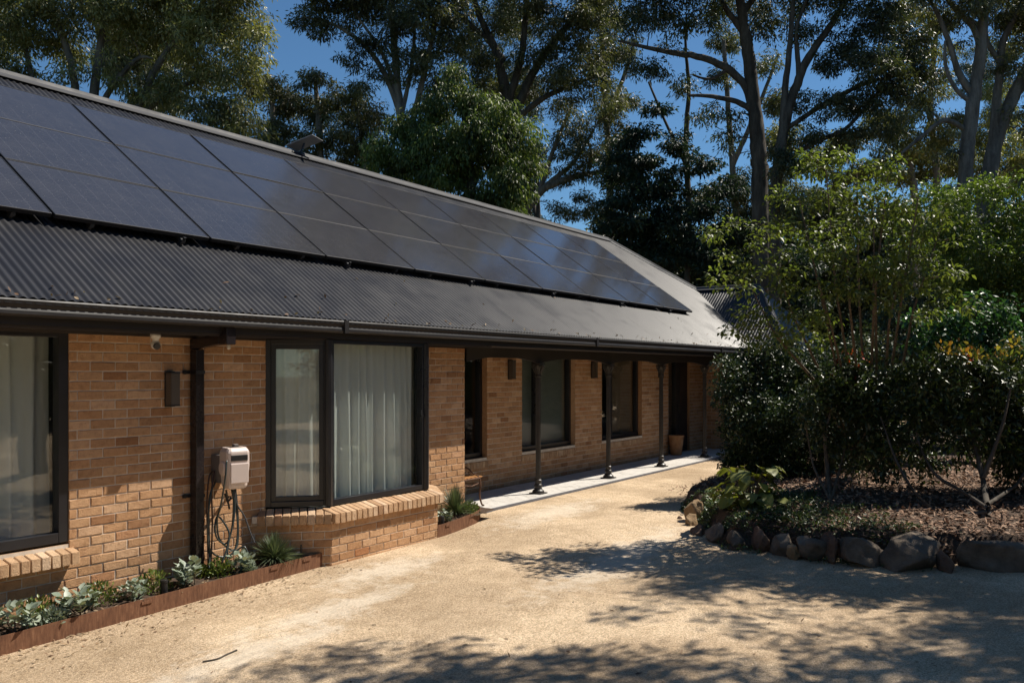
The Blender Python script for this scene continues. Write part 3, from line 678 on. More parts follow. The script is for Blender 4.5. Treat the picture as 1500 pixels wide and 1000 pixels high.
# cast iron posts
def post():
    mb = MB(); n_ = 24; prof = []; b = 0
    for z in (.22, .24, 1.90, 1.92):
        for k in range(n_):
            q = 2*math.pi*k/n_; r_ = (.041 if k % 2 else .035); 
            if z in (.22, 1.92): r_ = .041
            mb.v.append((r_*math.cos(q), r_*math.sin(q), z))
    for i in range(3):
        for k in range(n_): k2 = (k+1) % n_; mb.f.append((i*n_+k, i*n_+k2, (i+1)*n_+k2, (i+1)*n_+k)); mb.mi.append(0)
    p = mb.build('verandah_post', M['iron'], None, rel=True)
    MB().box((-.105,-.105,0),(.105,.105,.018)).lathe((0,0,0), [(.09,.018),(.095,.03),(.088,.05),(.065,.07),(.055,.095),(.066,.115),(.060,.14),(.048,.155),(.048,.19),(.056,.195),(.056,.212),(.046,.222)], 20).build('base', M['iron'], p, rel=True)
    c = MB().lathe((0,0,0), [(.041,1.80),(.052,1.81),(.052,1.83),(.043,1.84),(.045,1.88),(.05,1.92),(.07,1.96),(.078,1.985),(.062,2.0)], 16).box((-.08,-.08,1.995),(.08,.08,2.022))
    for k in range(8):
        q = math.pi*k/4; c_, s_ = math.cos(q), math.sin(q); c.tube([(c_*.045, s_*.045, 1.87), (c_*.07, s_*.07, 1.93), (c_*.092, s_*.092, 1.965), (c_*.088, s_*.088, 1.985), (c_*.075, s_*.075, 1.975)], [.012,.013,.011,.010,.007], 6)
    c.build('capital', M['iron'], p, rel=True)
    return p
pp = post(); names = ['first', 'second', 'third', 'fourth']
for i, x in enumerate(PX):
    o = pp if i == 0 else copy_tree(pp); o.location = (x, 7.2, -1.88); o.name = 'verandah_post'
    tag(o, f'{names[i]} fluted cast iron verandah post counted from the brick pier', 'post', 'cast iron posts along the verandah')
# verandah floor: slab, kerb and pavers
fl = MB().box((10.03, 6.975, -2.2), (XWG, YP - .002, -1.905)).box((19.14, 5.0, -2.2), (XWG, 6.973, -1.905)).build('verandah_floor', M['mortar']); tag(fl, kind='structure')
kb = MB().box((10.0, 6.935, -2.15), (19.10, 6.973, -1.882)).box((19.102, 5.0, -2.15), (19.138, 6.973, -1.882)).box((9.99, 6.975, -2.15),(10.028, 7.19,-1.882)).build('kerb', M['kerb'], fl)
pm = []
for k in range(5):
    r_ = random.Random(k); m_ = MB(); w_, l_, h_ = .196, .096, .024; e = .004; j = lambda: r_.uniform(-.0012, .0012)
    m_.add([(0,0,0),(w_,0,0),(w_,l_,0),(0,l_,0),(0,0,h_-e),(w_,0,h_-e),(w_,l_,h_-e),(0,l_,h_-e),(e,e,h_+j()),(w_-e,e,h_+j()),(w_-e,l_-e,h_+j()),(e,l_-e,h_+j())], [(0,1,5,4),(1,2,6,5),(2,3,7,6),(3,0,4,7),(4,5,9,8),(5,6,10,9),(6,7,11,10),(7,4,8,11),(8,9,10,11)])
    me = bpy.data.meshes.new('paver'); me.from_pydata(m_.v, [], m_.f); me.materials.append(M['paver']); pm.append((me, m_))
cnt = 0; restp = MB(); r = 0; y = 6.98
while y < YP - .09:
    x = 10.035 + (.1 if r % 2 else 0)
    while x < XWG - .2:
        k = random.randrange(5)
        if x < 15.6 and y < 7.9 and cnt < 290:
            o = bpy.data.objects.new('paver', pm[k][0]); o.location = (x, y, -1.9045 + random.uniform(0,.0015)); link(o, fl); cnt += 1
        else: restp.add([(x+a, y+b, -1.9045+c) for a, b, c in pm[k][1].v], pm[k][1].f)
        x += .2
    y += .1; r += 1
y = 6.88
while y > 5.05:
    x = 19.15
    while x < XWG - .2: k = random.randrange(5); restp.add([(x+a, y+b, -1.9045+c) for a, b, c in pm[k][1].v], pm[k][1].f); x += .2
    y -= .1
tag(restp.build('paving', M['paver'], fl), kind='stuff')

# solar panels ------------------------------------------------------------
PW, PH = 1.668, 1.048
sl_ = math.hypot(1, PIT); ey = Vector((0, 1/sl_, PIT/sl_)); en = Vector((0, -PIT/sl_, 1/sl_))
Yb, Zb = 7.68, .1809*7.68
gm = MB().box((.012, .012, 0), (PW-.040, PH-.026, .004)); fr = MB()
W_, H_ = PW - .028, PH - .014
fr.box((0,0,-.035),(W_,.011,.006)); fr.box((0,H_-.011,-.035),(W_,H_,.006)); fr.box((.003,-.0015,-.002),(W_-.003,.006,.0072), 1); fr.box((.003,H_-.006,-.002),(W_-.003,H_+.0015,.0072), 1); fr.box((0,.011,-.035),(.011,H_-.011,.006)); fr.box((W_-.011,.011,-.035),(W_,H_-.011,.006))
fr.box((.011,.011,-.004),(W_-.011,H_-.011,-.001))
rotp = Matrix((Vector((1,0,0)), ey, en)).transposed().to_euler()
proto = fr.build('solar_panel', [M['panel_frame'], M['lit_frame_edge']], None, rel=True); gp = gm.build('cell_glass', M['panel'], proto, rel=True)
ords = ['first','second','third','fourth','fifth','sixth','seventh','eighth','ninth','tenth','eleventh']
first = True
for c in range(11):
    for r in range(3):
        o = proto if first else copy_tree(proto); first = False; x = 4.385 + (8 - c) * PW
        p = Vector((x, Yb, Zb)) + ey * (r * PH); o.location = p + en * random.uniform(-.003, .003); o.rotation_euler = (rotp.x + random.uniform(-.002,.002), rotp.y + random.uniform(-.002,.002), rotp.z)
        if c: o.name = 'solar_panel'
        tag(o, f"black solar panel, {ords[c]} from the far right end of the {['lower','middle','upper'][r]} row", 'solar panel', 'solar panels in three rows on the roof')
rl = None
for c in range(11):
    for q in (.35, 1.30):
        x = 4.385 + (8 - c) * PW + q
        a = Vector((x, Yb, Zb)) + ey*(-.055 if (c + int(q)) % 3 == 0 else .0) - en*.075
        if rl is None:
            m_ = MB().obox((0,0,0), (.04,0,0), ey*(3*PH+.14), en*.035); rl = m_.build('mounting_rail', M['rail'], None, rel=True)
            for s_ in (.02, 1.2, 2.4): MB().obox(Vector((.005,0,0)) + ey*s_ - en*.05, (.03,0,0), ey*.05, en*.05).build('foot', M['rail'], rl, rel=True)
            MB().obox(Vector((.006,0,0)) + ey*.0 + en*.0352, (.028,0,0), ey*.014, en*.03).build('end_clamp', M['black'], rl, rel=True)
            o = rl
        else: o = copy_tree(rl)
        o.location = a; tag(o, f"grey rail under the {['left','right'][q < 1]} half of the {ords[c]} panel column from the far end", 'rail', 'panel mounting rails')
# antenna plate on the ridge
an = empty('satellite_antenna', (10.26, YR - .05, ZR), 'flat grey satellite antenna plate tilted on a bracket at the roof ridge', 'antenna')
ac = at(446, 209, 14.55); right = Vector((SA, -CA, 0)); fwd = Vector((CA, SA, 0)); ax = (right*.42 + Vector((0,0,.19)) + fwd*.05); ay = (fwd*.22 + right*(.13) + Vector((0,0,-.045)))
az = ax.cross(ay).normalized() * -.018
o = MB().obox(Vector(ac) - ax/2 - ay/2, ax, ay, az).build('plate', M['dish'], an, bevel=.008)
MB().tube([Vector(ac), at(440, 226, 14.5)], .016, 8).build('mast', M['black'], an)
mb = MB()
for u_, v_ in ((412, 226), (446, 240), (452, 232), (428, 222)): mb.tube([at(440, 226, 14.5), at(u_, v_, 14.35)], .012, 6)
mb.build('foot_bracket', M['black'], an)

# ------------------------------------------------------------------ things on and beside the house
# wall lamps
def lamp():
    p = MB().box((-.050,-.020,-.165),(.050,0,.165)).build('wall_lamp', M['black'], None, rel=True, bevel=.003)
    MB().box((-.048,-.100,.14),(.048,-.020,.158)).build('cap', M['black'], p, rel=True)
    MB().box((-.048,-.100,-.158),(.048,-.020,-.145)).build('base_plate', M['black'], p, rel=True)
    MB().box((-.045,-.098,-.145),(.045,-.095,.14)).box((-.048,-.095,-.145),(-.045,-.020,.14)).box((.045,-.095,-.145),(.048,-.020,.14)).build('glass_shade', M['smoke'], p, rel=True); bpy.data.objects['glass_shade'].data.materials[0] = M['shade']
    MB().lathe((0,-.055,0), [(.030,.03),(.034,.035),(.034,.139)], 14).build('upper_tube', M['frost'], p, rel=True)
    MB().lathe((0,-.055,0), [(.034,-.144),(.034,-.06),(.030,-.055)], 14).build('lower_tube', M['frost'], p, rel=True)
    return p
lp = lamp()
for i, (x, y, z, t) in enumerate([(5.19, YW, -.155, 'black glass-fronted wall lamp on the front wall left of the downpipe'), (12.36, YP, .045, 'black wall lamp between the first two verandah windows'), (15.28, YP, .045, 'black wall lamp on the brick between the second and third verandah windows'), (18.45, YP, .045, 'black wall lamp beside the entrance door on the verandah')]):
    o = lp if i == 0 else copy_tree(lp); o.location = (x, y - .0125, z); o.name = 'wall_lamp'; tag(o, t, 'wall lamp', 'box-shaped wall lamps')
# downpipe with offset elbow: part of the house
dp = MB().box((5.405, 7.075, -2.02), (5.495, 7.170, .215)).build('downpipe', M['downpipe'], house, bevel=.006)
MB().obox((5.404, 7.171, .215), (.092, 0, 0), (.012, -.40, .045), (0, 0, .095)).build('elbow', M['downpipe'], dp, bevel=.006)
MB().box((5.415, 6.655, .255), (5.52, 6.765, .415)).build('outlet_box', M['downpipe'], dp, bevel=.008)
for z in (.0, -1.17):
    MB().box((5.40, 7.070, z-.016), (5.50, 7.074, z+.016)).box((5.33, 7.176, z-.016),(5.57,7.182,z+.016)).tube([(5.355,7.17,z),(5.355,7.19,z)], .02, 10).build('bracket', M['black'], dp)
# camera under the soffit
c0 = Vector(at(207, 492, 8.0)); c0.y = 7.05; c0 = Vector((4.93, 7.02, .33))
sc = empty('security_camera', c0, 'small white dome security camera under the eave above the lamp', 'camera')
MB().lathe((c0.x, c0.y, c0.z-.022), [(.045,.035),(.047,.012),(.040,0),(.03,-.012),(.024,-.045),(.02,-.05)], 16).build('mount', M['white'], sc, smooth=True)
d_ = Vector((-.25,-1,-.45)).normalized(); q = c0 + Vector((0,0,-.085))
MB().tube([q - d_*.042, q - d_*.03, q, q + d_*.02, q + d_*.035], [.012,.032,.043,.038,.024], 14).build('camera_ball', M['white'], sc, smooth=True)
MB().tube([q + d_*.022, q + d_*.042], [.033,.030], 14).build('lens', M['black'], sc)
o = MB().lathe((5.80, 7.10, .24), [(.008,.10),(.009,.04),(.018,.02),(.02,0),(.015,-.012),(.006,-.018)], 12).build('sensor_light', M['white'], None); tag(o, 'tiny pale sensor hanging under the eave right of the downpipe outlet', 'sensor')
# hose reel
hx, hy, hz = 5.73, 6.93, -.92
hr = empty('hose_reel', (hx, 7.19, hz), 'pinkish beige wall mounted hose reel between downpipe and bay window', 'hose reel')
def rbox(cx, cy, cz, w_, d__, h_, rz, name, m, par, taper=.8, bev=.03):
    q = math.cos(rz), math.sin(rz); V_ = []
    for (z, s_) in ((-h_/2, taper), (h_*.05, 1), (h_*.38, 1), (h_/2, .86)):
        for (x, y) in ((-1,-1),(1,-1),(1,1),(-1,1)):
            X, Y = x*w_/2*s_, y*d__/2*s_; V_.append((cx + X*q[0] - Y*q[1], cy + X*q[1] + Y*q[0], cz + z))
    F_ = [(0,3,2,1),(12,13,14,15)] + [(i*4+k, i*4+(k+1)%4, (i+1)*4+(k+1)%4, (i+1)*4+k) for i in range(3) for k in range(4)]
    return MB().add(V_, F_).build(name, m, par, bevel=bev)
rz = R(-14)
rbox(hx, hy, hz, .235, .21, .40, rz, 'reel_case', M['reel'], hr, .84, .035)
fd = Vector((math.sin(rz), -math.cos(rz), 0)); sd = Vector((math.cos(rz), math.sin(rz), 0)); cc = Vector((hx, hy, hz))
MB().obox(cc + fd*.098 - sd*.085 + Vector((0,0,.075)), sd*.17, fd*.012, Vector((0,0,.055))).build('hose_slot', M['black'], hr, bevel=.004)
MB().obox(cc + fd*.101 - sd*.092 + Vector((0,0,-.14)), sd*.184, fd*.014, Vector((0,0,.19))).build('front_cover', M['reel'], hr, bevel=.012)
MB().obox(cc - sd*.10 - fd*.07 + Vector((0,0,.175)), sd*.20, fd*.13, Vector((0,0,.025))).build('top_lid', M['reel'], hr, bevel=.01)
MB().obox(cc - sd*.02 - fd*.02 + Vector((0,0,.195)), sd*.05, fd*.05, Vector((0,0,.035))).build('carry_handle', M['reel_dark'], hr, bevel=.008)
MB().lathe((0,0,0), [(.07,0),(.07,.012),(.05,.02)], 16).build('side_hub', M['reel'], hr)
o = bpy.data.objects['side_hub']; o.rotation_euler = (0, R(-90), rz); o.location = cc - sd*.116; 
MB().box((hx-.07, 7.02, hz-.15), (hx+.07, 7.19, hz+.12)).build('wall_bracket', M['reel_dark'], hr, bevel=.006)
def curve(pts, n=40):
    P = [Vector(p) for p in pts]; P = [P[0]*2-P[1]] + P + [P[-1]*2-P[-2]]; out_ = []
    for i in range(1, len(P)-2):
        for k in range(n // (len(P)-3) + 1):
            t = k / (n // (len(P)-3) + 1); a, b, c, d = P[i-1:i+3]
            out_.append(.5*((2*b) + (c-a)*t + (2*a-5*b+4*c-d)*t*t + (3*b-a-3*c+d)*t**3))
    return out_ + [P[-2]]
def hp(u, v, y):   # a point on the plane Y=y seen near the reel
    d = F_PX * y / (CA * (VPX - u)); p = at(u, v, d); return (p[0], y, p[2])
hoses = [ ('dark hose running from the reel slot down into the plants', M['hose'], [(332,674,6.80),(330,700,6.78),(323,742,6.86),(318,760,6.95),(322,790,6.98),(342,806,6.95),(357,800,6.9),(364,812,6.85)], .009),
 ('long loop of dark hose hanging below the reel at its left', M['hose'], [(316,705,7.08),(309,722,7.02),(305,760,7.0),(306,800,7.0),(322,815,6.96),(342,808,6.93),(348,780,6.95),(346,740,7.0),(343,716,7.0)], .009),
 ('second dark hose loop crossing under the reel', M['hose'], [(341,716,6.98),(344,740,6.95),(341,768,6.92),(332,795,6.93),(318,788,6.96),(315,768,6.98),(320,756,7.0),(335,778,6.93),(333,800,6.9),(325,825,6.88)], .009),
 ('brown hose hanging in a bundle beside the downpipe', M['hose_brown'], [(314,690,7.12),(310,720,7.08),(311,760,7.06),(310,800,7.05),(308,830,7.0)], .009),
 ('dark hose falling straight down behind the brown bundle', M['hose'], [(318,700,7.12),(307,728,7.1),(306,770,7.05),(307,815,7.0),(306,832,6.95)], .009),
 ('pale grey hose slanting right into the spiky plant', M['rail'], [(343,716,7.0),(347,738,6.98),(358,756,6.95),(366,778,6.9),(373,795,6.86)], .008),
 ('thin dark hose in the middle of the tangle', M['hose'], [(339,716,7.0),(342,735,7.0),(340,770,6.98),(334,800,6.95),(333,828,6.9)], .008),
 ('short dark hose bowed to the right of the tangle', M['hose'], [(345,716,7.0),(348,745,6.98),(349,775,6.98),(347,800,6.95),(336,808,6.92)], .008),
 ('brown hose draped over the bracket by the wall', M['hose_brown'], [(311,690,7.15),(306,700,7.13),(303,740,7.1),(304,790,7.06),(305,832,7.0)], .008)]
for t, m_, pts, r_ in hoses:
    o = MB().tube(curve([hp(*p) for p in pts], 48), r_, 6).build('garden_hose', m_, None, smooth=True); tag(o, t, 'hose', 'hoses hanging under the reel')
o = MB().tube([hp(330,722,7.05), hp(334,735,7.03), hp(339,728,7.02)], .016, 8).tube([hp(334,728,7.19), hp(334,728,7.03)], .013, 8).tube([hp(331,717,7.03), hp(336,745,7.03)], .010, 8).build('garden_tap', M['iron'], None); tag(o, 'dark metal garden tap on the brick wall under the hose reel', 'tap')

# corten edging ------------------------------------------------------------
def strip(path, h, th, top_z=None, seg=None):
    m_ = MB(); P = [Vector((x, y, 0)) for x, y in path]; n_ = len(P)
    nr = []
    for i in range(n_): t = (P[min(i+1,n_-1)] - P[max(i-1,0)]).normalized(); nr.append(Vector((-t.y, t.x, 0)))
    for i in range(n_):
        g = gz(P[i].x); zt = g + h
        for q, z in ((P[i], g-.15), (P[i], zt), (P[i] + nr[i]*th, zt), (P[i] + nr[i]*th, g-.15)): m_.v.append((q.x, q.y, z))
    for i in range(n_-1):
        for k in range(4): k2 = (k+1) % 4; m_.f.append((i*4+k, (i+1)*4+k, (i+1)*4+k2, i*4+k2)); m_.mi.append(0)
    m_.f += [(0,1,2,3), tuple(range(n_*4-4, n_*4))[::-1]]; m_.mi += [0,0]
    return m_
ed = empty('planter_edging', (4.5, 6.70, -2.0), 'long low rusty steel edging of the bed under the front wall', 'garden edging')
for a, b in ((-2.5, 3.05), (3.055, 4.62), (4.625, 6.67)):
    strip([(a + (b-a)*i/6, 6.70) for i in range(7)], .145, .005).build('steel_strip', M['rust'], ed)
for x in (4.62, 6.02, 3.05, 6.45): MB().box((x-.05, 6.692, gz(x)+.10), (x+.05, 6.699, gz(x)+.125)).build('joint_tab', M['rust'], ed)
ed2 = empty('planter_edging', (9.0, 6.66, -1.98), 'short curved rusty steel edging at the corner by the verandah', 'garden edging')
pth = [(8.53, 6.632), (8.75, 6.628), (9.0, 6.64), (9.25, 6.665), (9.45, 6.70), (9.62, 6.77), (9.74, 6.87), (9.82, 7.0), (9.84, 7.19)]
strip([tuple(p)[:2] for p in curve([(x, y, 0) for x, y in pth], 40)], .15, .005).build('steel_strip', M['rust'], ed2)
MB().box((8.68, 6.62, -1.89), (8.76, 6.627, -1.865)).build('joint_tab', M['rust'], ed2)
def soil(path_pts, name, lab):
    m_ = MB(); V_ = [(x, y, z) for x, y, z in path_pts]; m_.add(V_, [tuple(range(len(V_)))]); return tag(m_.build(name, M['soil']), kind='structure')
def soil_strip(x0, x1, y0, y1f, name):
    nx_, ny_ = int((x1-x0)/.05)+2, 10; X_ = np.linspace(x0, x1, nx_); V_ = []; 
    for i in range(nx_):
        for j in range(ny_): y = y0 + (y1f(X_[i]) - y0) * j/(ny_-1); V_.append((X_[i], y, gz(X_[i]) + .105 + .02*j/(ny_-1) + rng.random()*.012))
    id_ = np.arange(nx_*ny_).reshape(nx_, ny_); F_ = np.stack([id_[:-1,:-1].ravel(), id_[1:,:-1].ravel(), id_[1:,1:].ravel(), id_[:-1,1:].ravel()], 1)
    return tag(np_obj(name, np.array(V_), F_, M['soil'], smooth=True), kind='structure')
soil_strip(-2.4, 6.66, 6.706, lambda x: 7.195 if x < 6.2 else max(6.72, 7.19 - (x-6.19)), 'planting_bed')
soil_strip(8.6, 9.83, 6.66, lambda x: 7.195, 'planting_bed')
# small irrigation stub / lights in the beds
o = MB().lathe((4.86, 6.80, -2.0), [(.03,.0),(.03,.16),(.034,.165),(.034,.185),(.02,.19)], 14).build('bollard_light', M['black'], None); tag(o, 'short black spotlight stub in the long planter between two bushes', 'garden light')
o = MB().tube([(6.45, 6.78, -1.92), (6.45, 6.78, -1.76)], .009, 8).tube([(6.33,6.80,-1.87),(6.42,6.77,-1.84)], .022, 10).build('garden_spotlight', M['black'], None); tag(o, 'tiny spotlight with black stake in the planter by the bay window corner', 'garden light')
o = MB().lathe((8.74, 6.74, -1.9), [(.035,.0),(.035,.12),(.03,.13)], 14).build('garden_spotlight', M['black'], None); tag(o, 'small black spotlight in the curved planter beside the bay', 'garden light')

# wrought iron seat beyond the pier
st = empty('wrought_iron_bench', (10.1, 7.3, -1.93), 'small rusty wrought iron seat with orange slats behind the spiky plant', 'seat')
sx0, sx1, sy0, sy1, szz = 9.89, 10.27, 7.24, 7.66, -1.49
for i, (x, y) in enumerate(((sx0, sy0), (sx1, sy0), (sx0, sy1), (sx1, sy1))):
    s_ = -1 if y == sy0 else 1; g = -1.93 if y < 7 else -1.88
    MB().tube(curve([(x, y, szz), (x, y + .015*s_, szz-.12), (x, y, szz-.24), (x, y + .035*s_, szz-.36), (x, y+.075*s_, max(g, -1.905) + .01)], 20), .013, 8).build('leg', M['rusty_iron'], st)
mb = MB()
for a, b in (((sx0,sy0),(sx1,sy0)),((sx0,sy1),(sx1,sy1)),((sx0,sy0),(sx0,sy1)),((sx1,sy0),(sx1,sy1))): mb.tube([(*a, szz), (*b, szz)], .012, 8); mb.tube([(*a, szz-.07), ((a[0]+b[0])/2, (a[1]+b[1])/2, szz-.095), (*b, szz-.07)], .008, 6)
mb.tube([(sx0,sy0,szz-.2),(sx0,sy1,szz-.2)], .007, 6)
mb.build('seat_frame', M['rusty_iron'], st)
for i in range(5): MB().box((sx0+.015+i*.094, sy0+.01, szz+.006), (sx0+.015+i*.094+.07, sy1-.01, szz+.022)).build('slat', M['orange_tile'], st)
for x in (sx0, sx1):
    mb = MB(); mb.tube(curve([(x, sy0+.02, szz), (x, sy0+.03, szz+.03), (x, sy0+.12, szz+.06), (x, sy0+.22, szz+.13), (x, sy0+.34, szz+.12), (x, sy1, szz+.10)], 30), .011, 8)
    for k in range(3): cy, cz = sy0+.18+.09*k, szz+.055; mb.tube([(x, cy+.025*math.cos(q)*(1-q/9), cz+.025*math.sin(q)*(1-q/9)) for q in np.linspace(0, 7, 14)], .006, 5)
    mb.build('scroll_arm', M['rusty_iron'], st)
# terracotta pot
o = empty('terracotta_pot', (19.0, 7.95, -1.88), 'tall weathered terracotta pot on the verandah beside the entrance door', 'plant pot')
MB().lathe((19.0, 7.93, -1.88), [(.115,0),(.125,.02),(.148,.20),(.152,.21),(.155,.225),(.168,.40),(.185,.405),(.187,.45),(.160,.452),(.155,.40),(.15,.39)], 28).build('body', M['terracotta'], o, smooth=False)
MB().lathe((19.0,7.93,-1.5), [(.150,0),(.148,.012)], 20).build('soil', M['soil'], o)
# a bent stick and litter on the drive
a = at(298, 970, 6.15); 
def onground(u, v, dz=.008):
    z = -2.0
    for _ in range(4): d = -z * F_PX / (v - HOR); p = at(u, v, d); z = float(ghz(np.array(p[0]), np.array(p[1])))
    return Vector((p[0], p[1], z + dz))
o = MB().tube(curve([onground(297,970), onground(318,966), onground(333,959), onground(347,953)], 16), [.007]*0 or .006, 6).build('fallen_stick', M['bark_dark'], None); tag(o, 'dark bent stick lying on the sunlit gravel near the front edge', 'stick')

# ------------------------------------------------------------------ foliage tools
def leaves(name, P, D, U, Ls, Wd, m, parent=None, fine=False, droop=.25, kind=None):
    """P base points, D directions, U face normals (n,3); Ls, Wd lengths and widths (n,)"""
    n = len(P); D = D / (np.linalg.norm(D, axis=1, keepdims=True) + 1e-9); Sd = np.cross(D, U); Sd /= (np.linalg.norm(Sd, axis=1, keepdims=True) + 1e-9); U = np.cross(Sd, D)
    Ls, Wd = Ls[:, None], Wd[:, None]; dn = np.array((0, 0, -1.0))
    if fine:   # 6 vertices, four faces: a folded, drooping blade
        b = P; t = P + D*Ls + dn*Ls*droop; m1 = P + D*Ls*.45 + dn*Ls*droop*.2
        l1 = P + D*Ls*.38 + Sd*Wd*.5 + U*Wd*.13 + dn*Ls*droop*.15; r1 = P + D*Ls*.38 - Sd*Wd*.5 + U*Wd*.13 + dn*Ls*droop*.15
        l2 = P + D*Ls*.72 + Sd*Wd*.36 + U*Wd*.08 + dn*Ls*droop*.5; r2 = P + D*Ls*.72 - Sd*Wd*.36 + U*Wd*.08 + dn*Ls*droop*.5
        V_ = np.stack([b, m1, t, l1, l2, r1, r2], 1).reshape(-1, 3); tri = np.array([(0,1,3),(3,1,4),(4,1,2),(0,5,1),(5,6,1),(6,2,1)]); k = 7
    else:
        V_ = np.stack([P, P + D*Ls*.5 + Sd*Wd*.5 + U*Wd*.12, P + D*Ls + dn*Ls*droop*.4, P + D*Ls*.5 - Sd*Wd*.5 + U*Wd*.12], 1).reshape(-1, 3); tri = np.array([(0,2,1),(0,3,2)]); k = 4
    F_ = (np.arange(n) * k)[:, None, None] + tri[None]
    o = np_obj(name, V_, F_.reshape(-1, 3), m, parent)
    if kind: o['kind'] = kind
    return o
def rdir(n, down=0.0, spread=1.0):
    v = rng.normal(size=(n, 3)) * (1, 1, spread); v[:, 2] -= down; return v / np.linalg.norm(v, axis=1, keepdims=True)
def branchmesh(name, polys, m, parent, nmin=4):
    V_, F_ = [], []; b = 0
    for pts, rad in polys:
        pts = np.asarray(pts, float); n_ = 10 if rad[0] > .12 else (6 if rad[0] > .04 else (4 if rad[0] > .012 else 3)); K = len(pts)
        T = np.gradient(pts, axis=0); T /= (np.linalg.norm(T, axis=1, keepdims=True) + 1e-9); ref = np.array((.3, .9, .2)); A = np.cross(T, ref); A /= (np.linalg.norm(A, axis=1, keepdims=True) + 1e-9); B = np.cross(T, A)
        q = np.arange(n_) * 2*np.pi/n_; rr = np.asarray(rad)[:, None, None]
        ring = pts[:, None, :] + (A[:, None, :]*np.cos(q)[None, :, None] + B[:, None, :]*np.sin(q)[None, :, None]) * rr
        if rad[0] > .1: ring = pts[:, None, :] + (ring - pts[:, None, :]) * (1 + .04*rng.normal(size=(K, n_, 1)))
        V_.append(ring.reshape(-1, 3)); i = np.arange(K-1)[:, None]; k = np.arange(n_)[None]; k2 = (k+1) % n_
        F_.append(np.stack([b+i*n_+k, b+i*n_+k2, b+(i+1)*n_+k2, b+(i+1)*n_+k], 2).reshape(-1, 4)); b += K*n_
    return np_obj(name, np.concatenate(V_), np.concatenate(F_), m, parent, smooth=True)
def plant(name, stems, blobs, lm, bm, label, cat, group=None, ncl=.9, leaf=(.15, .045), lpc=220, crad=.7, flat=.6, down=.6, base_z=-2.3, twig=.006, rmax=.10, fine=False, up=.25, branches=True, shell=0.0, jitter=.18, nrm_up=0.0, extra=None, droop=.25, taper=.35):
    """stems: lists of (x,y,z,r); blobs: (x,y,z,rx,ry,rz,[density])"""
    b0 = stems[0][0]; root = empty(name, (b0[0], b0[1], b0[2]), label, cat, group)
    polys = []; NP, NR = [], []
    for s_ in stems:
        s_ = np.array(s_, float); pts, rad = [], []
        for i in range(len(s_)-1):
            k = max(2, int(np.linalg.norm(s_[i+1,:3]-s_[i,:3]) / max(.08, crad*.5)))
            for j in range(k): t = j/k; pts.append(s_[i]*(1-t) + s_[i+1]*t)
        pts.append(s_[-1]); pts = np.array(pts); sc_ = pts[:, 3:4] * .35
        # smooth and roughen
        for _ in range(3): pts[1:-1] = (pts[:-2] + 2*pts[1:-1] + pts[2:]) / 4
        pts[1:-1, :3] += rng.normal(size=(len(pts)-2, 3)) * sc_[1:-1] * .16
        polys.append((pts[:, :3], pts[:, 3])); NP += list(pts[:, :3]); NR += list(pts[:, 3])
    NP = np.array(NP); NR = np.array(NR); CP = []
    for bl in blobs:
        c, r_ = np.array(bl[:3]), np.array(bl[3:6]); dn_ = bl[6] if len(bl) > 6 else 1.0
        vol = (r_[0]*r_[1]*r_[2])**(1/3); k = max(1, int(ncl * dn_ * (vol/crad)**2.2 * 3.0))
        q = rng.normal(size=(k, 3)); q /= np.linalg.norm(q, axis=1, keepdims=True); rad = (shell + (1-shell)*rng.random((k, 1)))**.45; CP.append(c + q*rad*r_)
    CP = np.concatenate(CP)
    dist0 = np.min(np.linalg.norm(CP[:, None, :] - NP[None, ::max(1, len(NP)//120), :], axis=2), axis=1); CP = CP[np.argsort(dist0)]
    if branches:
        for c in CP:
            dv = c - NP; dd = np.linalg.norm(dv, axis=1) + np.maximum(0, -dv[:, 2]) * 1.2; j = int(np.argmin(dd)); a = NP[j]; ln = np.linalg.norm(c - a)
            if ln < .03: continue
            r0 = min(NR[j] * .62, rmax, .006 + .017 * ln + twig); r1 = max(twig*.5, r0 * taper); k = max(3, int(ln / max(.12, crad*.45)) + 1)
            t = np.linspace(0, 1, k)[:, None]; mid = np.array((0, 0, 1.0)) * ln * up * (4*t*(1-t)) * .5; wob = rng.normal(size=(k, 3)) * ln * .045 * np.sin(np.pi*t)
            pts = a*(1-t) + c*t + mid + wob; rr = r0*(1-t[:, 0]) + r1*t[:, 0]; polys.append((pts, rr)); NP = np.vstack([NP, pts[1:]]); NR = np.concatenate([NR, rr[1:]])
            for _ in range(2):
                e = c + rdir(1)[0] * crad * .8; polys.append((np.array([pts[-2], (c+e)/2 + (0,0,.05*crad), e]), [r1, r1*.7, r1*.4]))
    branchmesh('trunk', polys, bm, root)
    n = int(len(CP) * lpc); ci = rng.integers(0, len(CP), n); q = rng.normal(size=(n, 3)); q /= np.linalg.norm(q, axis=1, keepdims=True)
    q *= (rng.random((n, 1))**.5) * (1, 1, flat); cs = (.65 + .7*rng.random(len(CP)))[ci][:, None]
    P = CP[ci] + q * crad * cs; dd = q / (np.linalg.norm(q, axis=1, keepdims=True)+1e-9) * .8 + rdir(n) * .8; dd[:, 2] -= down
    Un = rdir(n); Un[:, 2] = np.abs(Un[:, 2]) + nrm_up
    Ls = leaf[0] * (.6 + .7*rng.random(n)); Wd = leaf[1] * (.65 + .6*rng.random(n))
    cr_ = leaves('crown', P, dd, Un, Ls, Wd, lm, root, fine=fine, droop=droop)
    root['_n'] = n; del root['_n']
    if extra: extra(root, CP)
    return root, CP
NL = [0]

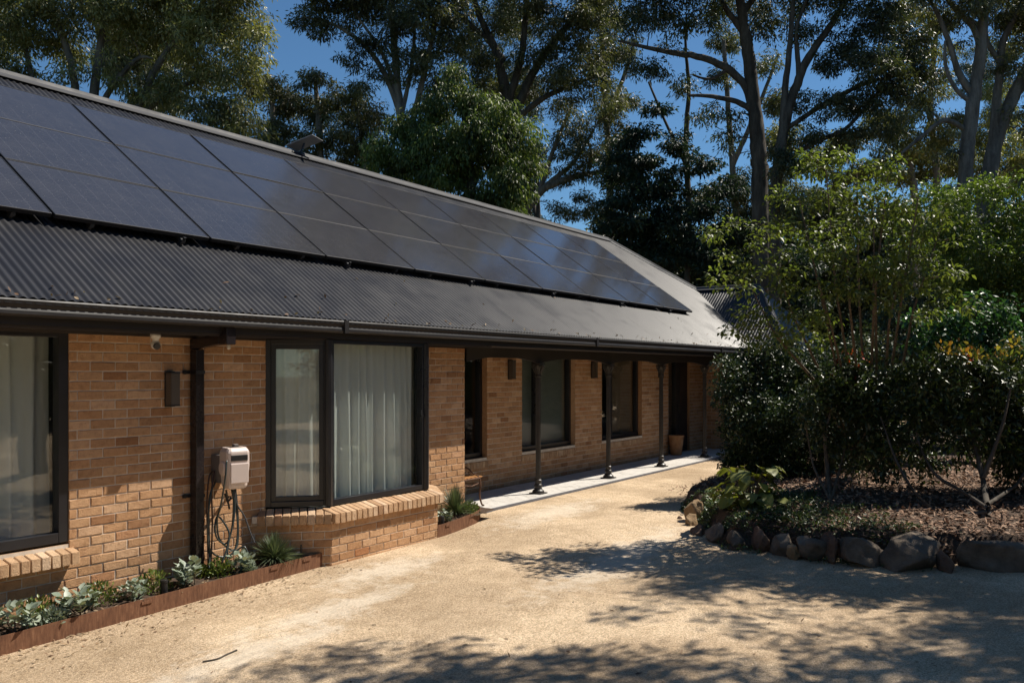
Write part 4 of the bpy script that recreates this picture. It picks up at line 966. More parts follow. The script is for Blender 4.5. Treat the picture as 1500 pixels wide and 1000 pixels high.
# ------------------------------------------------------------------ tall trees behind the house
def pix_tree(name, d, stems, blobs, lm, bm, label, cat='tree', gz0=-2.3, depth_k=1.2, **kw):
    st_ = []
    for i, s_ in enumerate(stems):
        pts = []
        dd = 0
        for j, p in enumerate(s_):
            u, v, r = p[:3]; dd = p[3] if len(p) > 3 else dd; q = at(u, v, d + dd); pts.append((*q, r * d / F_PX))
        if i == 0 or s_[0][1] > 330:
            q = pts[0]; pts = [(q[0], q[1], gz0, q[3]*1.15)] + pts if q[2] > gz0 + .3 else pts
        st_.append(pts)
    bl = []
    for b in blobs:
        u, v, r = b[:3]; dens = b[3] if len(b) > 3 else 1.0; dz = (b[4] if len(b) > 4 else (rng.random()-.5) * 2 * r * d / F_PX * .9)
        dz = dz; q = at(u, v, d + dz); rr = r * (d) / F_PX; bl.append((*q, rr, rr, rr*.85, dens))
    kw['lpc'] = kw.get('lpc', 200) * .62; kw['ncl'] = kw.get('ncl', 1.2) * 1.45; kw['crad'] = kw.get('crad', .6) * .80; kw['twig'] = .012; kw['leaf'] = (kw['leaf'][0] * .9, kw['leaf'][1] * .92)
    return plant(name, st_, bl, lm, bm, label, cat, base_z=gz0, **kw)
TG = 'tall gum trees behind the house'
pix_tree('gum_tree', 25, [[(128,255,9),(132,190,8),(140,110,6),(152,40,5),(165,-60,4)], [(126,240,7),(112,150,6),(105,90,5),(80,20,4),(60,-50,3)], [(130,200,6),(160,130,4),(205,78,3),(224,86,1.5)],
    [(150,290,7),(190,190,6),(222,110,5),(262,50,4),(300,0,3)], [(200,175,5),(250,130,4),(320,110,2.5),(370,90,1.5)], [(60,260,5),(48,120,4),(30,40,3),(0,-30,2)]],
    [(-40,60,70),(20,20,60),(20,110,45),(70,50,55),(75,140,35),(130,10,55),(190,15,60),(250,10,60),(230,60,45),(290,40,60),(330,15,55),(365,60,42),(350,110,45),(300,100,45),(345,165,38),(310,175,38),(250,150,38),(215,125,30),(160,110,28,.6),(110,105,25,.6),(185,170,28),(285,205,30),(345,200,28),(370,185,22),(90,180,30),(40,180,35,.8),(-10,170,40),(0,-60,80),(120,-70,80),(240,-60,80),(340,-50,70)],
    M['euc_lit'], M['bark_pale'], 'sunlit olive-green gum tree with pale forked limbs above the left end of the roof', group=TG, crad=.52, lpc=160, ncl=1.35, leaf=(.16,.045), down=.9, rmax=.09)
pix_tree('gum_tree', 40, [[(470,300,6),(468,190,5),(462,120,3)], [(405,280,5),(400,170,4),(395,110,2)], [(540,300,5),(530,200,4),(520,150,2)]],
    [(395,125,26),(420,150,30),(455,118,24),(450,170,34),(495,150,30),(520,140,24),(540,175,32),(500,195,32),(410,195,30),(380,215,30),(460,220,30),(540,225,34),(505,245,30),(425,235,25)],
    M['euc'], M['bark_grey'], 'low dark gum trees crown showing above the ridge behind the antenna', group=TG, crad=.6, lpc=170, ncl=1.3, leaf=(.22,.06), down=.8)
pix_tree('gum_tree', 36, [[(604,330,7),(596,230,7),(585,160,6),(577,60,5),(570,-60,4)], [(590,175,5),(566,110,4),(535,65,3),(490,35,2.5),(445,25,1.5)], [(583,140,4),(560,75,3),(520,20,2),(500,-30,2)], [(598,210,5),(618,120,4),(635,50,3),(650,-40,2)], [(588,170,4),(605,90,3),(610,0,2)]],
    [(447,28,22,1.1),(480,15,30),(470,45,18),(515,15,36),(560,10,40),(540,60,28),(520,90,22,.7),(600,30,42),(640,15,45),(655,70,38),(610,95,34),(630,125,28),(560,110,22,.7),(530,128,18,.6),(480,-30,50),(560,-50,60),(640,-50,60)],
    M['euc'], M['bark_grey'], 'tall slender gum with a limb reaching left over the open blue sky', group=TG, crad=.6, lpc=170, ncl=1.3, leaf=(.2,.055), down=.8)
pix_tree('gum_tree', 39, [[(748,400,11),(746,300,11),(748,210,10),(742,140,8),(728,75,6),(702,25,4),(680,-50,3)], [(748,180,8),(778,110,6),(815,55,5),(855,15,4),(880,-40,3)], [(745,150,6),(765,80,5),(772,0,4),(776,-50,3)], [(738,90,5),(712,55,3.5),(670,20,2.5),(640,-20,2)], [(760,170,5),(800,140,4),(850,120,2.5),(880,110,1.5)]],
    [(670,45,36,.8),(700,90,34),(740,20,40,.8),(790,15,42,.8),(830,40,40,.8),(870,15,44),(800,80,34,.9),(850,90,40),(885,70,36),(825,120,36),(770,130,30,.8),(880,140,26),(720,130,34),(750,90,26,.7),(700,-50,60),(780,-60,60),(870,-50,60),(720,-170,95,.6),(830,-190,95,.8),(770,-300,110,.6),(870,-330,110,.6),(650,-130,70,.5)],
    M['euc'], M['bark_dark'], 'broad dark gum with a thick forked trunk above the middle of the roof', group=TG, crad=.62, lpc=112, ncl=1.3, leaf=(.22,.062), down=.8)
pix_tree('vine_covered_tree', 34, [[(690,400,8),(690,260,7),(680,160,5)], [(610,330,5),(612,250,4),(605,190,3)]],
    [(600,190,32),(640,165,30),(675,140,28),(720,165,34),(700,205,38),(650,215,36),(610,235,34),(580,255,26),(635,265,30),(680,255,34),(735,230,34),(745,275,30),(700,285,28),(770,200,26),(765,250,24),(660,110,20),(560,225,24),(755,310,20),(720,310,18)],
    M['vine'], M['bark_dark'], 'soft bright green tree mass with drooping fronds in front of the broad dark gum', group=TG, crad=.62, lpc=260, ncl=1.5, leaf=(.2,.07), down=1.3, flat=.9)
pix_tree('gum_tree', 42, [[(762,420,8),(768,310,8),(795,275,6),(850,256,4),(905,248,2.5),(960,240,1.5)], [(800,272,4),(840,240,3),(870,190,2)], [(790,280,4),(812,215,3),(840,150,2)]],
    [(825,165,24),(850,185,28),(885,165,26),(830,215,26),(870,225,30),(905,215,26),(850,250,22),(890,262,24),(820,262,20),(850,300,26),(815,310,18),(885,305,24),(905,150,20),(780,322,12)],
    M['euc'], M['bark_grey'], 'sparse gum with a low leaning limb right of the broad trunk, sky between its leaves', group=TG, crad=.55, lpc=130, ncl=1.1, leaf=(.2,.055), down=.8)
pix_tree('dark_frond_tree', 34, [[(1006,450,5),(1009,300,4.5),(1004,200,4),(1010,130,3),(1003,60,2),(1006,20,1)], [(920,420,4),(925,280,3),(930,200,2)], [(1004,240,3),(975,180,2),(950,120,1.5)]],
    [(930,195,22),(960,180,24,.8),(905,225,24),(940,240,32),(985,215,26,.8),(900,265,26),(935,285,36),(980,270,34),(1020,250,26,.7),(900,315,30),(945,335,38),(990,325,38),(1035,300,32),(1060,270,28,.7),(1060,340,36),(1010,375,40),(960,385,36),(910,360,25),(1060,400,30),(1090,330,30),(1100,400,40),(1160,380,40),(1160,450,40)],
    M['conif'], M['bark_dark'], 'very dark feathery tree behind the far end of the roof', group=TG, crad=.7, lpc=300, ncl=1.35, leaf=(.2,.07), down=.5, flat=.35)
pix_tree('gum_tree', 32, [[(1117,460,13),(1115,330,13),(1112,230,12),(1103,140,10),(1093,60,9),(1085,10,7),(1078,-80,5)], [(1108,190,8),(1095,128,6),(1068,100,5.5),(1030,84,5),(985,78,4),(930,66,2.5),(905,60,1.5)], [(1090,50,5),(1065,15,4),(1035,-30,3)],
    [(1108,165,5),(1080,148,4),(1035,140,3),(1010,140,2)], [(1088,20,5),(1110,-10,4),(1125,-50,3)], [(1068,100,3),(1040,120,2),(1015,110,1.5)]],
    [(920,35,30,.9),(960,15,36),(1000,30,32,.8),(1040,15,32,.7),(925,95,22,.8),(960,105,26,.8),(1000,130,24,.7),(1040,165,24,.7),(1060,200,24,.7),(1120,40,26,.8),(1145,15,28),(1075,165,18,.7),(940,-30,50),(1030,-50,60),(1130,-50,60),(980,-160,90,.6),(1090,-180,90,.6),(1050,-310,110,.8),(930,-290,100,.8),(1000,-420,120,.6),(860,-260,100,.7),(1120,-330,100,.6),(980,70,16,.6)],
    M['euc_dark'], M['bark_dark'], 'big dark-trunked gum with one long limb arching left', group=TG, crad=.5, lpc=112, ncl=1.2, leaf=(.18,.054), down=.8)
pix_tree('gum_tree', 30, [[(1135,470,9),(1135,300,9),(1142,220,8),(1158,150,7),(1180,90,6),(1215,40,5),(1240,0,4),(1265,-50,3)], [(1146,200,6),(1150,130,5),(1158,60,4),(1162,-10,3),(1165,-60,3)], [(1170,110,4),(1165,40,3),(1190,-20,2)], [(1150,190,4),(1210,150,4),(1270,120,3),(1320,110,2)], [(1130,250,5),(1190,210,4),(1240,190,3),(1290,130,2)]],
    [(1180,50,24,.8),(1215,90,26,.8),(1250,60,30),(1285,30,34),(1280,95,36),(1325,70,34),(1350,110,30),(1310,130,34),(1260,150,32),(1215,155,26,.9),(1180,150,20,.8),(1230,20,24,.8),(1180,200,28),(1240,210,30),(1290,180,28),(1200,-30,50),(1300,-30,60),(1220,-170,90,.5),(1330,-190,90,.5),(1270,-330,110,.45),(1355,60,18,.8),(1150,240,26),(1160,300,30)],
    M['euc_dark'], M['bark_dark'], 'dark gum leaning right with dense clumps of leaves left of the pale twin trunks', group=TG, crad=.5, lpc=190, ncl=1.4, leaf=(.16,.05), down=.7)
pix_tree('gum_tree', 26, [[(1408,330,11),(1416,230,10.5),(1424,160,10),(1436,80,8),(1442,10,7),(1450,-60,5)], [(1428,140,6),(1405,112,4.5),(1390,60,4),(1370,10,3),(1335,-30,2)], [(1440,90,5),(1428,40,4),(1390,5,3),(1370,-30,2)], [(1414,190,4),(1385,170,3.5),(1350,200,3),(1320,225,2)], [(1424,150,4),(1400,135,3),(1382,95,2.5),(1385,60,2)]],
    [(1395,20,26,.8),(1430,10,30),(1370,-20,40),(1450,-40,50),(1385,225,20,.7),(1365,160,14,.7),(1410,60,14,.5)],
    M['euc'], M['bark_pale'], 'straight grey-barked gum trunk, left one of the pair behind the hedge', group=TG, crad=.45, lpc=150, ncl=1.3, leaf=(.15,.045), down=.8)
pix_tree('gum_tree', 27, [[(1440,330,12),(1446,270,12),(1460,200,10),(1480,150,9),(1510,90,8),(1545,20,6),(1580,-50,5)], [(1455,215,8),(1462,130,6),(1468,60,5),(1500,0,4),(1520,-60,3)], [(1468,100,4),(1445,60,3.5),(1430,30,3),(1400,20,2)]],
    [(1475,30,30,.9),(1500,60,32),(1480,95,22,.8),(1500,120,24,.8),(1540,100,40),(1490,-30,50),(1560,0,60),(1490,170,16,.7),(1540,180,36),(1580,120,50)],
    M['euc'], M['bark_pale'], 'grey gum trunk leaning right off the picture, right one of the pair behind the hedge', group=TG, crad=.45, lpc=150, ncl=1.3, leaf=(.15,.045), down=.8)
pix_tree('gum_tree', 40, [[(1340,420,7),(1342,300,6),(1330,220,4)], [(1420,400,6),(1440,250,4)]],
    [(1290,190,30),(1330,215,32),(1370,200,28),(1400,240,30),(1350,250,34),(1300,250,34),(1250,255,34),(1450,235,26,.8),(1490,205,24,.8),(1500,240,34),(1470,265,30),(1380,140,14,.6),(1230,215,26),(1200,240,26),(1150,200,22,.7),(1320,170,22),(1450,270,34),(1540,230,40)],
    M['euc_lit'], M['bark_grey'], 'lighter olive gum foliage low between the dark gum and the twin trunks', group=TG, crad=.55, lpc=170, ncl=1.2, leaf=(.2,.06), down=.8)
pix_tree('gum_tree', 45, [[(1085,500,6),(1078,300,5),(1068,180,4),(1060,60,3)], [(1074,240,4),(1110,160,3),(1140,80,2)]],
    [(1065,60,28,.8),(1050,110,24,.6),(1125,95,24,.7),(1145,150,26),(1135,215,28),(1075,265,26,.7),(1085,310,36),(1145,270,34),(1060,20,28,.7),(1110,20,24,.7),(1040,290,26)], M['euc'], M['bark_grey'], 'thin grey gum in the gap right of the feathery dark tree', group=TG, crad=.6, lpc=180, ncl=1.2, leaf=(.22,.06), down=.8)
pix_tree('gum_tree', 44, [[(895,420,6),(893,250,5),(885,120,4),(880,20,3)], [(888,180,4),(915,110,3),(930,60,2)]],
    [(885,30,30,.9),(905,75,26,.8),(880,105,26,.8),(915,150,24,.7),(880,170,22,.6),(905,190,24,.8),(925,235,22,.8),(860,10,30,.8)], M['euc'], M['bark_grey'], 'thin grey gum left of the arching limb', group=TG, crad=.6, lpc=180, ncl=1.2, leaf=(.22,.06), down=.8)
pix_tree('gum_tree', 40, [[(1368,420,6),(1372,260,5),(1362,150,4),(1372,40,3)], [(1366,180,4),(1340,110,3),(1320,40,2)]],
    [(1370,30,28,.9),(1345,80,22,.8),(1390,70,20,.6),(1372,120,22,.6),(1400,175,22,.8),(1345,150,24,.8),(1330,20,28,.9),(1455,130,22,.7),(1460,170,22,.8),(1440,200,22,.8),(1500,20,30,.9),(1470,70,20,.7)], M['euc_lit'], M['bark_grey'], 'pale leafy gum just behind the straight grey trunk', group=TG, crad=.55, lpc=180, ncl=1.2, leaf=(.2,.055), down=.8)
far = [o for o in bpy.data.objects if o.type == 'EMPTY' and o.name.startswith('gum_tree')]
fa, fb, fc = [next(o for o in far if k in o['label']) for k in ('slender', 'sparse', 'leaning right with')]
for i, (src, u, d, sc_, t) in enumerate([(fb,905,52,1.35,'distant gum filling the gap left of the dark feathery tree'),(fa,850,54,1.1,'distant gum between the broad dark gum and the feathery tree'),(fc,1010,50,1.2,'distant gum behind the arching limb'),(fa,1130,52,1.2,'distant gum behind the big dark trunk'),(fc,1250,54,1.1,'distant gum behind the dark leaning gum'),(fa,1370,50,1.1,'distant gum just left of the twin trunks'),(fc,1480,52,1.1,'distant gum behind the twin trunks'),(fb,560,54,1.2,'distant gum low behind the slender gum'),(fa,60,40,1.1,'distant gum behind the sunlit gum at the far left'),(fc,260,42,.8,'distant gum behind the middle of the sunlit gum')]):
    o = copy_tree(src); q = at(u, HOR, d); o.location = (q[0], q[1], -2.4); o.rotation_euler = (0, 0, 1.3 + 2.2*i); o.scale = (sc_*.8, sc_*.8, sc_); o.name = 'gum_tree'; tag(o, t, 'tree', 'second line of gum trees')
# dense understorey behind everything
places = ['at the far left edge','behind the leaning left gum','under the sunlit gum, right side','behind the antenna','right of the antenna','below the slender gum','under the green vine mass','right of the broad trunk','under the leaning limb','left of the dark feathery tree','behind the dark feathery tree','behind the big dark trunk','behind the loose shrub','behind the lit olive foliage','between the twin trunks and dark gum','behind the twin pale trunks','beyond the right edge']
US = []
for k in range(3):
    bl = [(dx, dy, z, r_, r_, r_*.85) for dx, dy, z, r_ in ((0,0,9.5,1.5),(-1.6,.3,8.6,1.5),(1.6,-.3,8.4,1.5),(0,.2,7.0,2.1),(-2.0,0,6.0,1.8),(2.0,0,6.2,1.8),(0,0,4.2,2.3),(-2,0,3.4,1.9),(2,0,3.4,1.9),(0,0,1.6,2.2))]
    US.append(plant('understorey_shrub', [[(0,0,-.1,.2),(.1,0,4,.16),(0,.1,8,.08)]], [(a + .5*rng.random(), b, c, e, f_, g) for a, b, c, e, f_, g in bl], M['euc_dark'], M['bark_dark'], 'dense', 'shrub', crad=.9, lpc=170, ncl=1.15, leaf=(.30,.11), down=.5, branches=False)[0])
for i, (u, d, h) in enumerate([(-60,45,120),(60,50,150),(330,52,230),(420,55,240),(520,55,250),(600,56,270),(690,56,290),(780,56,335),(850,56,350),(930,50,290),(1010,48,330),(1100,46,320),(1200,46,265),(1300,46,285),(1400,48,290),(1500,48,280),(1600,48,250)]):
    o = US[i] if i < 3 else copy_tree(US[i % 3]); q = at(u, HOR, d); o.location = (q[0], q[1], -2.35); o.rotation_euler = (0, 0, i*1.7); hh = ((HOR-h)/F_PX*d + 2.3) / 10.6; o.scale = (max(1, hh*.95), max(1, hh*.95), hh); o.name = 'understorey_shrub'
    tag(o, f'dark bushy understorey {places[i]}', 'shrub', 'understorey in the far background')
# the bush that closes the drive behind and beside the camera; the windows mirror it
bk = [(-6,-9),(-1,-12),(5,-14),(10,-15.5),(15,-16),(20,-16.5),(26,-16),(-11,-4),(-12,2),(32,-15),(12.5,-13),(7.5,-17),(18,-19),(38,-13),(27,1.5),(31,-4),(35,3),(28,-9)]
bn = ['first','second','third','fourth','fifth','sixth','seventh','eighth','ninth','tenth','eleventh','twelfth','thirteenth','fourteenth','fifteenth','sixteenth','seventeenth','eighteenth']
for i, (x, y) in enumerate(bk):
    o = copy_tree(US[i % 3]); o.location = (x, y, -2.2); o.rotation_euler = (0, 0, 2.1*i); hh = (.72 + .25*((i*7) % 5)/4) if i < 14 else .5; o.scale = (1.05, 1.05, hh); o.name = 'boundary_shrub'
    tag(o, f'{bn[i]} bushy shrub of the dark thicket across the drive from the house', 'shrub', 'thicket across the drive')

# far hillside
nx_, ny_ = 70, 12; th = np.linspace(R(-40), R(110), nx_); V_ = []
for i in range(nx_):
    for j in range(ny_):
        t = j/(ny_-1); rr = 85 + 150*t; hh = -2.4 + (10 + 20*max(0, math.cos(th[i] - R(2)))) * (math.sin(t*math.pi*.5)**1.2) + (rng.random()-.5)*2.2*t; V_.append((rr*math.cos(th[i]), rr*math.sin(th[i]), hh))
id_ = np.arange(nx_*ny_).reshape(nx_, ny_); F_ = np.stack([id_[:-1,:-1].ravel(), id_[:-1,1:].ravel(), id_[1:,1:].ravel(), id_[1:,:-1].ravel()], 1)
tag(np_obj('hill', np.array(V_), F_[:, ::-1], M['hill'], smooth=True), kind='structure')

# ------------------------------------------------------------------ garden bed at the right
FB = [(2.27,11.7),(2.11,10.6),(2.2,9.9),(2.53,9.42),(3.12,9.05),(3.71,8.8),(4.2,8.56),(4.88,8.48),(6,8.4),(9,8.2),(16,8)]
fx = np.array([2.11,2.2,2.53,3.12,3.71,4.2,4.88,6,9,20]); fd_ = np.array([11.3,10.35,9.85,9.42,9.12,8.95,8.85,8.75,8.5,8.3])
bxx = np.array([2.11,2.3,2.6,3.9,5.2,8,20]); bd_ = np.array([11.2,12.3,13.2,15.7,18,23,26])
def bedh(xc, d):
    f = np.interp(xc, fx, fd_); b = np.interp(xc, bxx, bd_); e = np.minimum(np.minimum(d-f, (b-d)*.8), (xc-2.33)*1.0); e = np.maximum(e, 0)
    return -1.97 + .26*np.clip(e/.22, 0, 1) + .34*(1-np.exp(-e/1.6))
nu, nv = 170, 60; U_ = 2.34 + (18-2.34)*np.linspace(0, 1, nu)**1.7; V_ = []
for xc in U_:
    f, b = np.interp(xc, fx, fd_), np.interp(xc, bxx, bd_)
    for t in np.linspace(0, 1, nv)**1.5: d = f + (b-f)*t; x, y = camxy(xc, d); V_.append((x, y, float(bedh(xc, d)) + .02*rng.random()))
id_ = np.arange(nu*nv).reshape(nu, nv); F_ = np.stack([id_[:-1,:-1].ravel(), id_[1:,:-1].ravel(), id_[1:,1:].ravel(), id_[:-1,1:].ravel()], 1)
tag(np_obj('garden_bed', np.array(V_), F_, M['soil'], smooth=True), kind='structure')
def bedp(u, v):   # where the bed surface is seen at a pixel
    d = 8.0
    while d < 24:
        xc = (u-750)/F_PX*d; z = (HOR-v)/F_PX*d
        if d > np.interp(xc, fx, fd_) and z <= float(bedh(xc, d)): break
        d += .02
    return at(u, v, d), d
# bark mulch
n = 26000; xc = 2.6 + 6*rng.random(n)**.9; f = np.interp(xc, fx, fd_); d = f + .08 + 5.5*rng.random(n)**1.25; z = bedh(xc, d) + .018
px, py = d*CA + xc*SA, d*SA - xc*CA; P = np.stack([px, py, z], 1); D = rdir(n) * (1, 1, .3); Un = rdir(n); Un[:, 2] = np.abs(Un[:, 2]) + 1
tag(leaves('bark_mulch', P, D, Un, .03+.075*rng.random(n), .012+.026*rng.random(n), M['chip'], droop=0), 'brown bark and leaf mulch covering the raised bed at the right', 'mulch', kind='stuff')
# ground cover
n = 22000; xc = 2.30 + 2.4*rng.random(n)**1.15; f = np.interp(xc, fx, fd_); b = np.interp(xc, bxx, bd_); d = f - .30 + (2.7)*rng.random(n)**1.1; k = (d < b) & (rng.random(n) < np.clip((4.3-xc-.35*(d-f) + .5*vnoise(xc, d, 3, 5))/1.0, 0, 1)) & (vnoise(xc, d, 4, 9) > .25)
xc, d = xc[k], d[k]; n = len(xc); z = bedh(xc, np.maximum(d, np.interp(xc, fx, fd_)+.02)) + .01 + .09*rng.random(n)*vnoise(xc, d, 5, 7); z = np.where(d < np.interp(xc, fx, fd_)+.12, z - .26*rng.random(n), z)
P = np.stack([d*CA + xc*SA, d*SA - xc*CA, z], 1); D = rdir(n); D[:, 2] = np.abs(D[:, 2])*.6; Un = rdir(n); Un[:, 2] = np.abs(Un[:, 2]) + .8
tag(leaves('ground_cover', P, D, Un, .028+.03*rng.random(n), .012+.014*rng.random(n), M['cover'], droop=.2), 'low creeping green ground cover spilling over the rocks of the bed', 'ground cover', kind='stuff')

# boulders
def boulder(u0, u1, v0, v1, d, m, label, dep=.45, seed=0, tilt=0, boxy=.5, sub=4):
    import bmesh
    r_ = np.random.default_rng(seed); bm_ = bmesh.new(); bmesh.ops.create_icosphere(bm_, subdivisions=sub, radius=1)
    V_ = np.array([v.co[:] for v in bm_.verts]); fs = [[v.index for v in f.verts] for f in bm_.faces]; bm_.free()
    p = 2 + boxy*6; nrm = (np.abs(V_)**p).sum(1)**(1/p); V_ = V_/nrm[:, None]
    # chop with random planes for facets
    for _ in range(16):
        n_ = r_.normal(size=3); n_ /= np.linalg.norm(n_); t = .60 + .36*r_.random(); s_ = V_ @ n_; o_ = np.maximum(0, s_-t); V_ = V_ - o_[:, None]*n_*.97
    ph = r_.random(6)*6; V_ += .05*np.stack([np.sin(V_[:,1]*5+ph[0])*np.cos(V_[:,2]*4+ph[1]), np.sin(V_[:,2]*6+ph[2])*np.cos(V_[:,0]*5+ph[3]), np.sin(V_[:,0]*5+ph[4])*np.cos(V_[:,1]*6+ph[5])], 1) + .010*r_.normal(size=V_.shape)
    w_ = (u1-u0)/F_PX*d; h_ = (v1-v0)/F_PX*d; c, s_ = math.cos(tilt), math.sin(tilt)
    X = V_[:,0]*c - V_[:,2]*s_; Z = V_[:,0]*s_ + V_[:,2]*c; X, Z = X*w_/2/np.abs(X).max(), Z*h_/2/np.abs(Z).max()*1.12; Y = V_[:,1]*dep/2
    ct = at((u0+u1)/2, (v0+v1)/2, d + dep/2); rt = np.array((SA, -CA, 0)); fw = np.array((CA, SA, 0)); Wv = rt*X[:,None] + fw*Y[:,None] + np.array((0,0,1.0))*(Z - h_*.06)[:,None]
    me = np_mesh('boulder', Wv, np.array(fs), False); me.materials.append(m); o = bpy.data.objects.new('boulder', me); o.location = ct; link(o); tag(o, label, 'rock', 'rocks edging the garden bed')
boulder(1388,1560,788,845,8.55,M['rock'],'long flat-topped grey block at the right end of the rock edging',.5,1,0,.9)
boulder(1562,1700,785,850,8.5,M['rock'],'unseen squarish grey rock added beyond the long flat block for its shade',.5,11,0,.7)  # rock outside the view, added for the shade it gives
boulder(1284,1392,776,840,8.65,M['rock'],'large dark rock left of the long flat block',.6,2,.1,.35)
boulder(1230,1296,784,829,8.85,M['rock'],'rounded grey-brown rock between the red slab and the large dark rock',.4,3,-.15,.3)
boulder(1200,1232,777,825,9.05,M['rock_red'],'narrow reddish slab standing on edge in the rock edging',.3,4,.35,.4)
boulder(1166,1206,785,823,9.1,M['rock'],'grey rock directly left of the reddish slab',.35,5,.2,.3)
boulder(1128,1162,774,820,9.35,M['rock'],'leaning grey rock half hidden by ground cover',.35,6,.5,.3)
boulder(1097,1126,771,814,9.55,M['rock_red'],'upright brown rock standing alone in the green ground cover',.3,7,.1,.4)
boulder(1034,1064,764,800,10.1,M['rock'],'leaning rock near the left nose of the bed',.35,8,.6,.3)
boulder(1012,1036,768,795,10.5,M['rock_red'],'small brown rock at the foot of the golden rock',.3,9,.4,.3)
boulder(1002,1032,731,778,11.3,M['rock_gold'],'golden-brown rock standing at the left nose of the bed',.35,10,.2,.4)
boulder(1024,1058,724,745,12.0,M['rock_gold'],'flat pale yellow rock behind the golden rock',.5,12,0,.5)
boulder(989,1004,754,770,11.6,M['rock_red'],'smallest rock, pinkish, at the tip of the bed on the gravel',.2,13,0,.2)
boulder(1066,1096,776,810,9.75,M['rock'],'low grey rock swallowed by ground cover left of the upright brown rock',.3,14,-.3,.3)
boulder(1062,1098,790,812,9.75,M['rock_red'],'small brown rock peeping from the ground cover near the grey one',.25,16,.2,.4)
boulder(1152,1174,796,823,9.2,M['rock_gold'],'small light brown rock wedged between two grey rocks',.25,17,.2,.4)
boulder(1374,1394,806,842,8.6,M['rock_red'],'small brown wedge stone beside the long flat block',.3,18,.1,.4)
boulder(1003,1022,752,785,11.0,M['rock_gold'],'brown rock leaning against the foot of the golden rock',.3,19,.3,.4)
boulder(1040,1075,712,728,12.8,M['rock'],'low rock behind the broad-leaved yellow plant',.4,15,0,.3)

# broad-leaved yellow-green plant
def broadleaf():
    base, dd_ = bedp(1100, 742); c = Vector(base); root = empty('broad_leaved_plant', c, 'low plant with large yellow-green leaves, some turned orange, at the bed tip', 'plant')
    n = 95; a = rng.random(n)*2*np.pi; el = rng.random(n); hgt = .04 + .46*rng.random(n); rad = .05 + .40*rng.random(n)*(1-.4*(hgt/.5))
    P = np.array(c)[None] + np.stack([np.cos(a)*rad, np.sin(a)*rad, hgt], 1); D = np.stack([np.cos(a), np.sin(a), -.15+.0*a], 1) + rdir(n)*.3; Un = np.stack([np.cos(a)*.5, np.sin(a)*.5, np.ones(n)], 1) + rdir(n)*.3
    LM = []
    for q in range(4):
        o_ = leaves('leaf', np.zeros((1,3)), np.array([(1.,0,0)]), np.array([(0.,0,1)]), np.array([1.]), np.array([.70+.06*q]), M['hosta'] if q else M['orange_leaf'], root, fine=True, droop=.2+.08*q); LM.append(o_.data); bpy.data.objects.remove(o_)
    for i_ in range(n):
        dv = Vector(D[i_]).normalized(); uv = Vector(Un[i_]).normalized(); sv = uv.cross(dv).normalized(); uv = dv.cross(sv)
        lf = bpy.data.objects.new('leaf', LM[0 if i_ % 9 == 0 else 1 + i_ % 3]); lf.rotation_euler = Matrix((dv, sv, uv)).transposed().to_euler(); lf.location = P[i_]; k_ = .13 + .07*rng.random(); lf.scale = (k_, k_, k_); link(lf, root)
    branchmesh('stem', [(np.array([np.array(c) + (0,0,-.05), (np.array(c)+p)/2 + (0,0,.06), p]), [.008,.006,.004]) for p in P[::2]], M['stem'], root)
broadleaf()

# small-leaved dense dark shrub at the left of the bed
def rp(u, v, d): return tuple(at(u, v, d))
def blobp(u, v, r, d, dens=1, sq=1.0): q = at(u, v, d); rr = r*d/F_PX; return (*q, rr, rr, rr*sq, dens)
d = 13.2
plant('dense_dark_shrub', [[(*at(1160,760,d),.035),(*at(1158,660,d),.03),(*at(1150,590,d),.02)],[(*at(1120,740,d+.3),.03),(*at(1110,620,d+.3),.02)],[(*at(1195,745,d-.3),.03),(*at(1205,650,d-.3),.02)]],
    [blobp(u,v,r,d+dz) for u,v,r,dz in ((1095,560,46,0),(1140,555,50,.2),(1190,560,48,-.1),(1085,610,42,-.1),(1130,620,55,-.4),(1185,620,55,-.5),(1230,600,42,0),(1100,655,40,0),(1145,675,48,-.3),(1195,675,46,-.3),(1115,700,28,.2),(1090,530,24,.2),(1150,525,30,.3),(1210,535,30,.3),(1240,650,36,.1),(1165,705,30,.1),(1120,590,50,.8),(1200,590,50,.9),(1075,575,30,0),(1090,665,34,-.1),(1130,715,34,-.1),(1175,720,36,-.2),(1215,705,34,-.2))],
    M['box'], M['stem'], 'rounded dense shrub with tiny dark glossy leaves at the left end of the bed', 'shrub', crad=.17, lpc=112, ncl=1.25, leaf=(.055,.030), flat=1, down=.1, rmax=.02, twig=.002, shell=.35, nrm_up=.3)
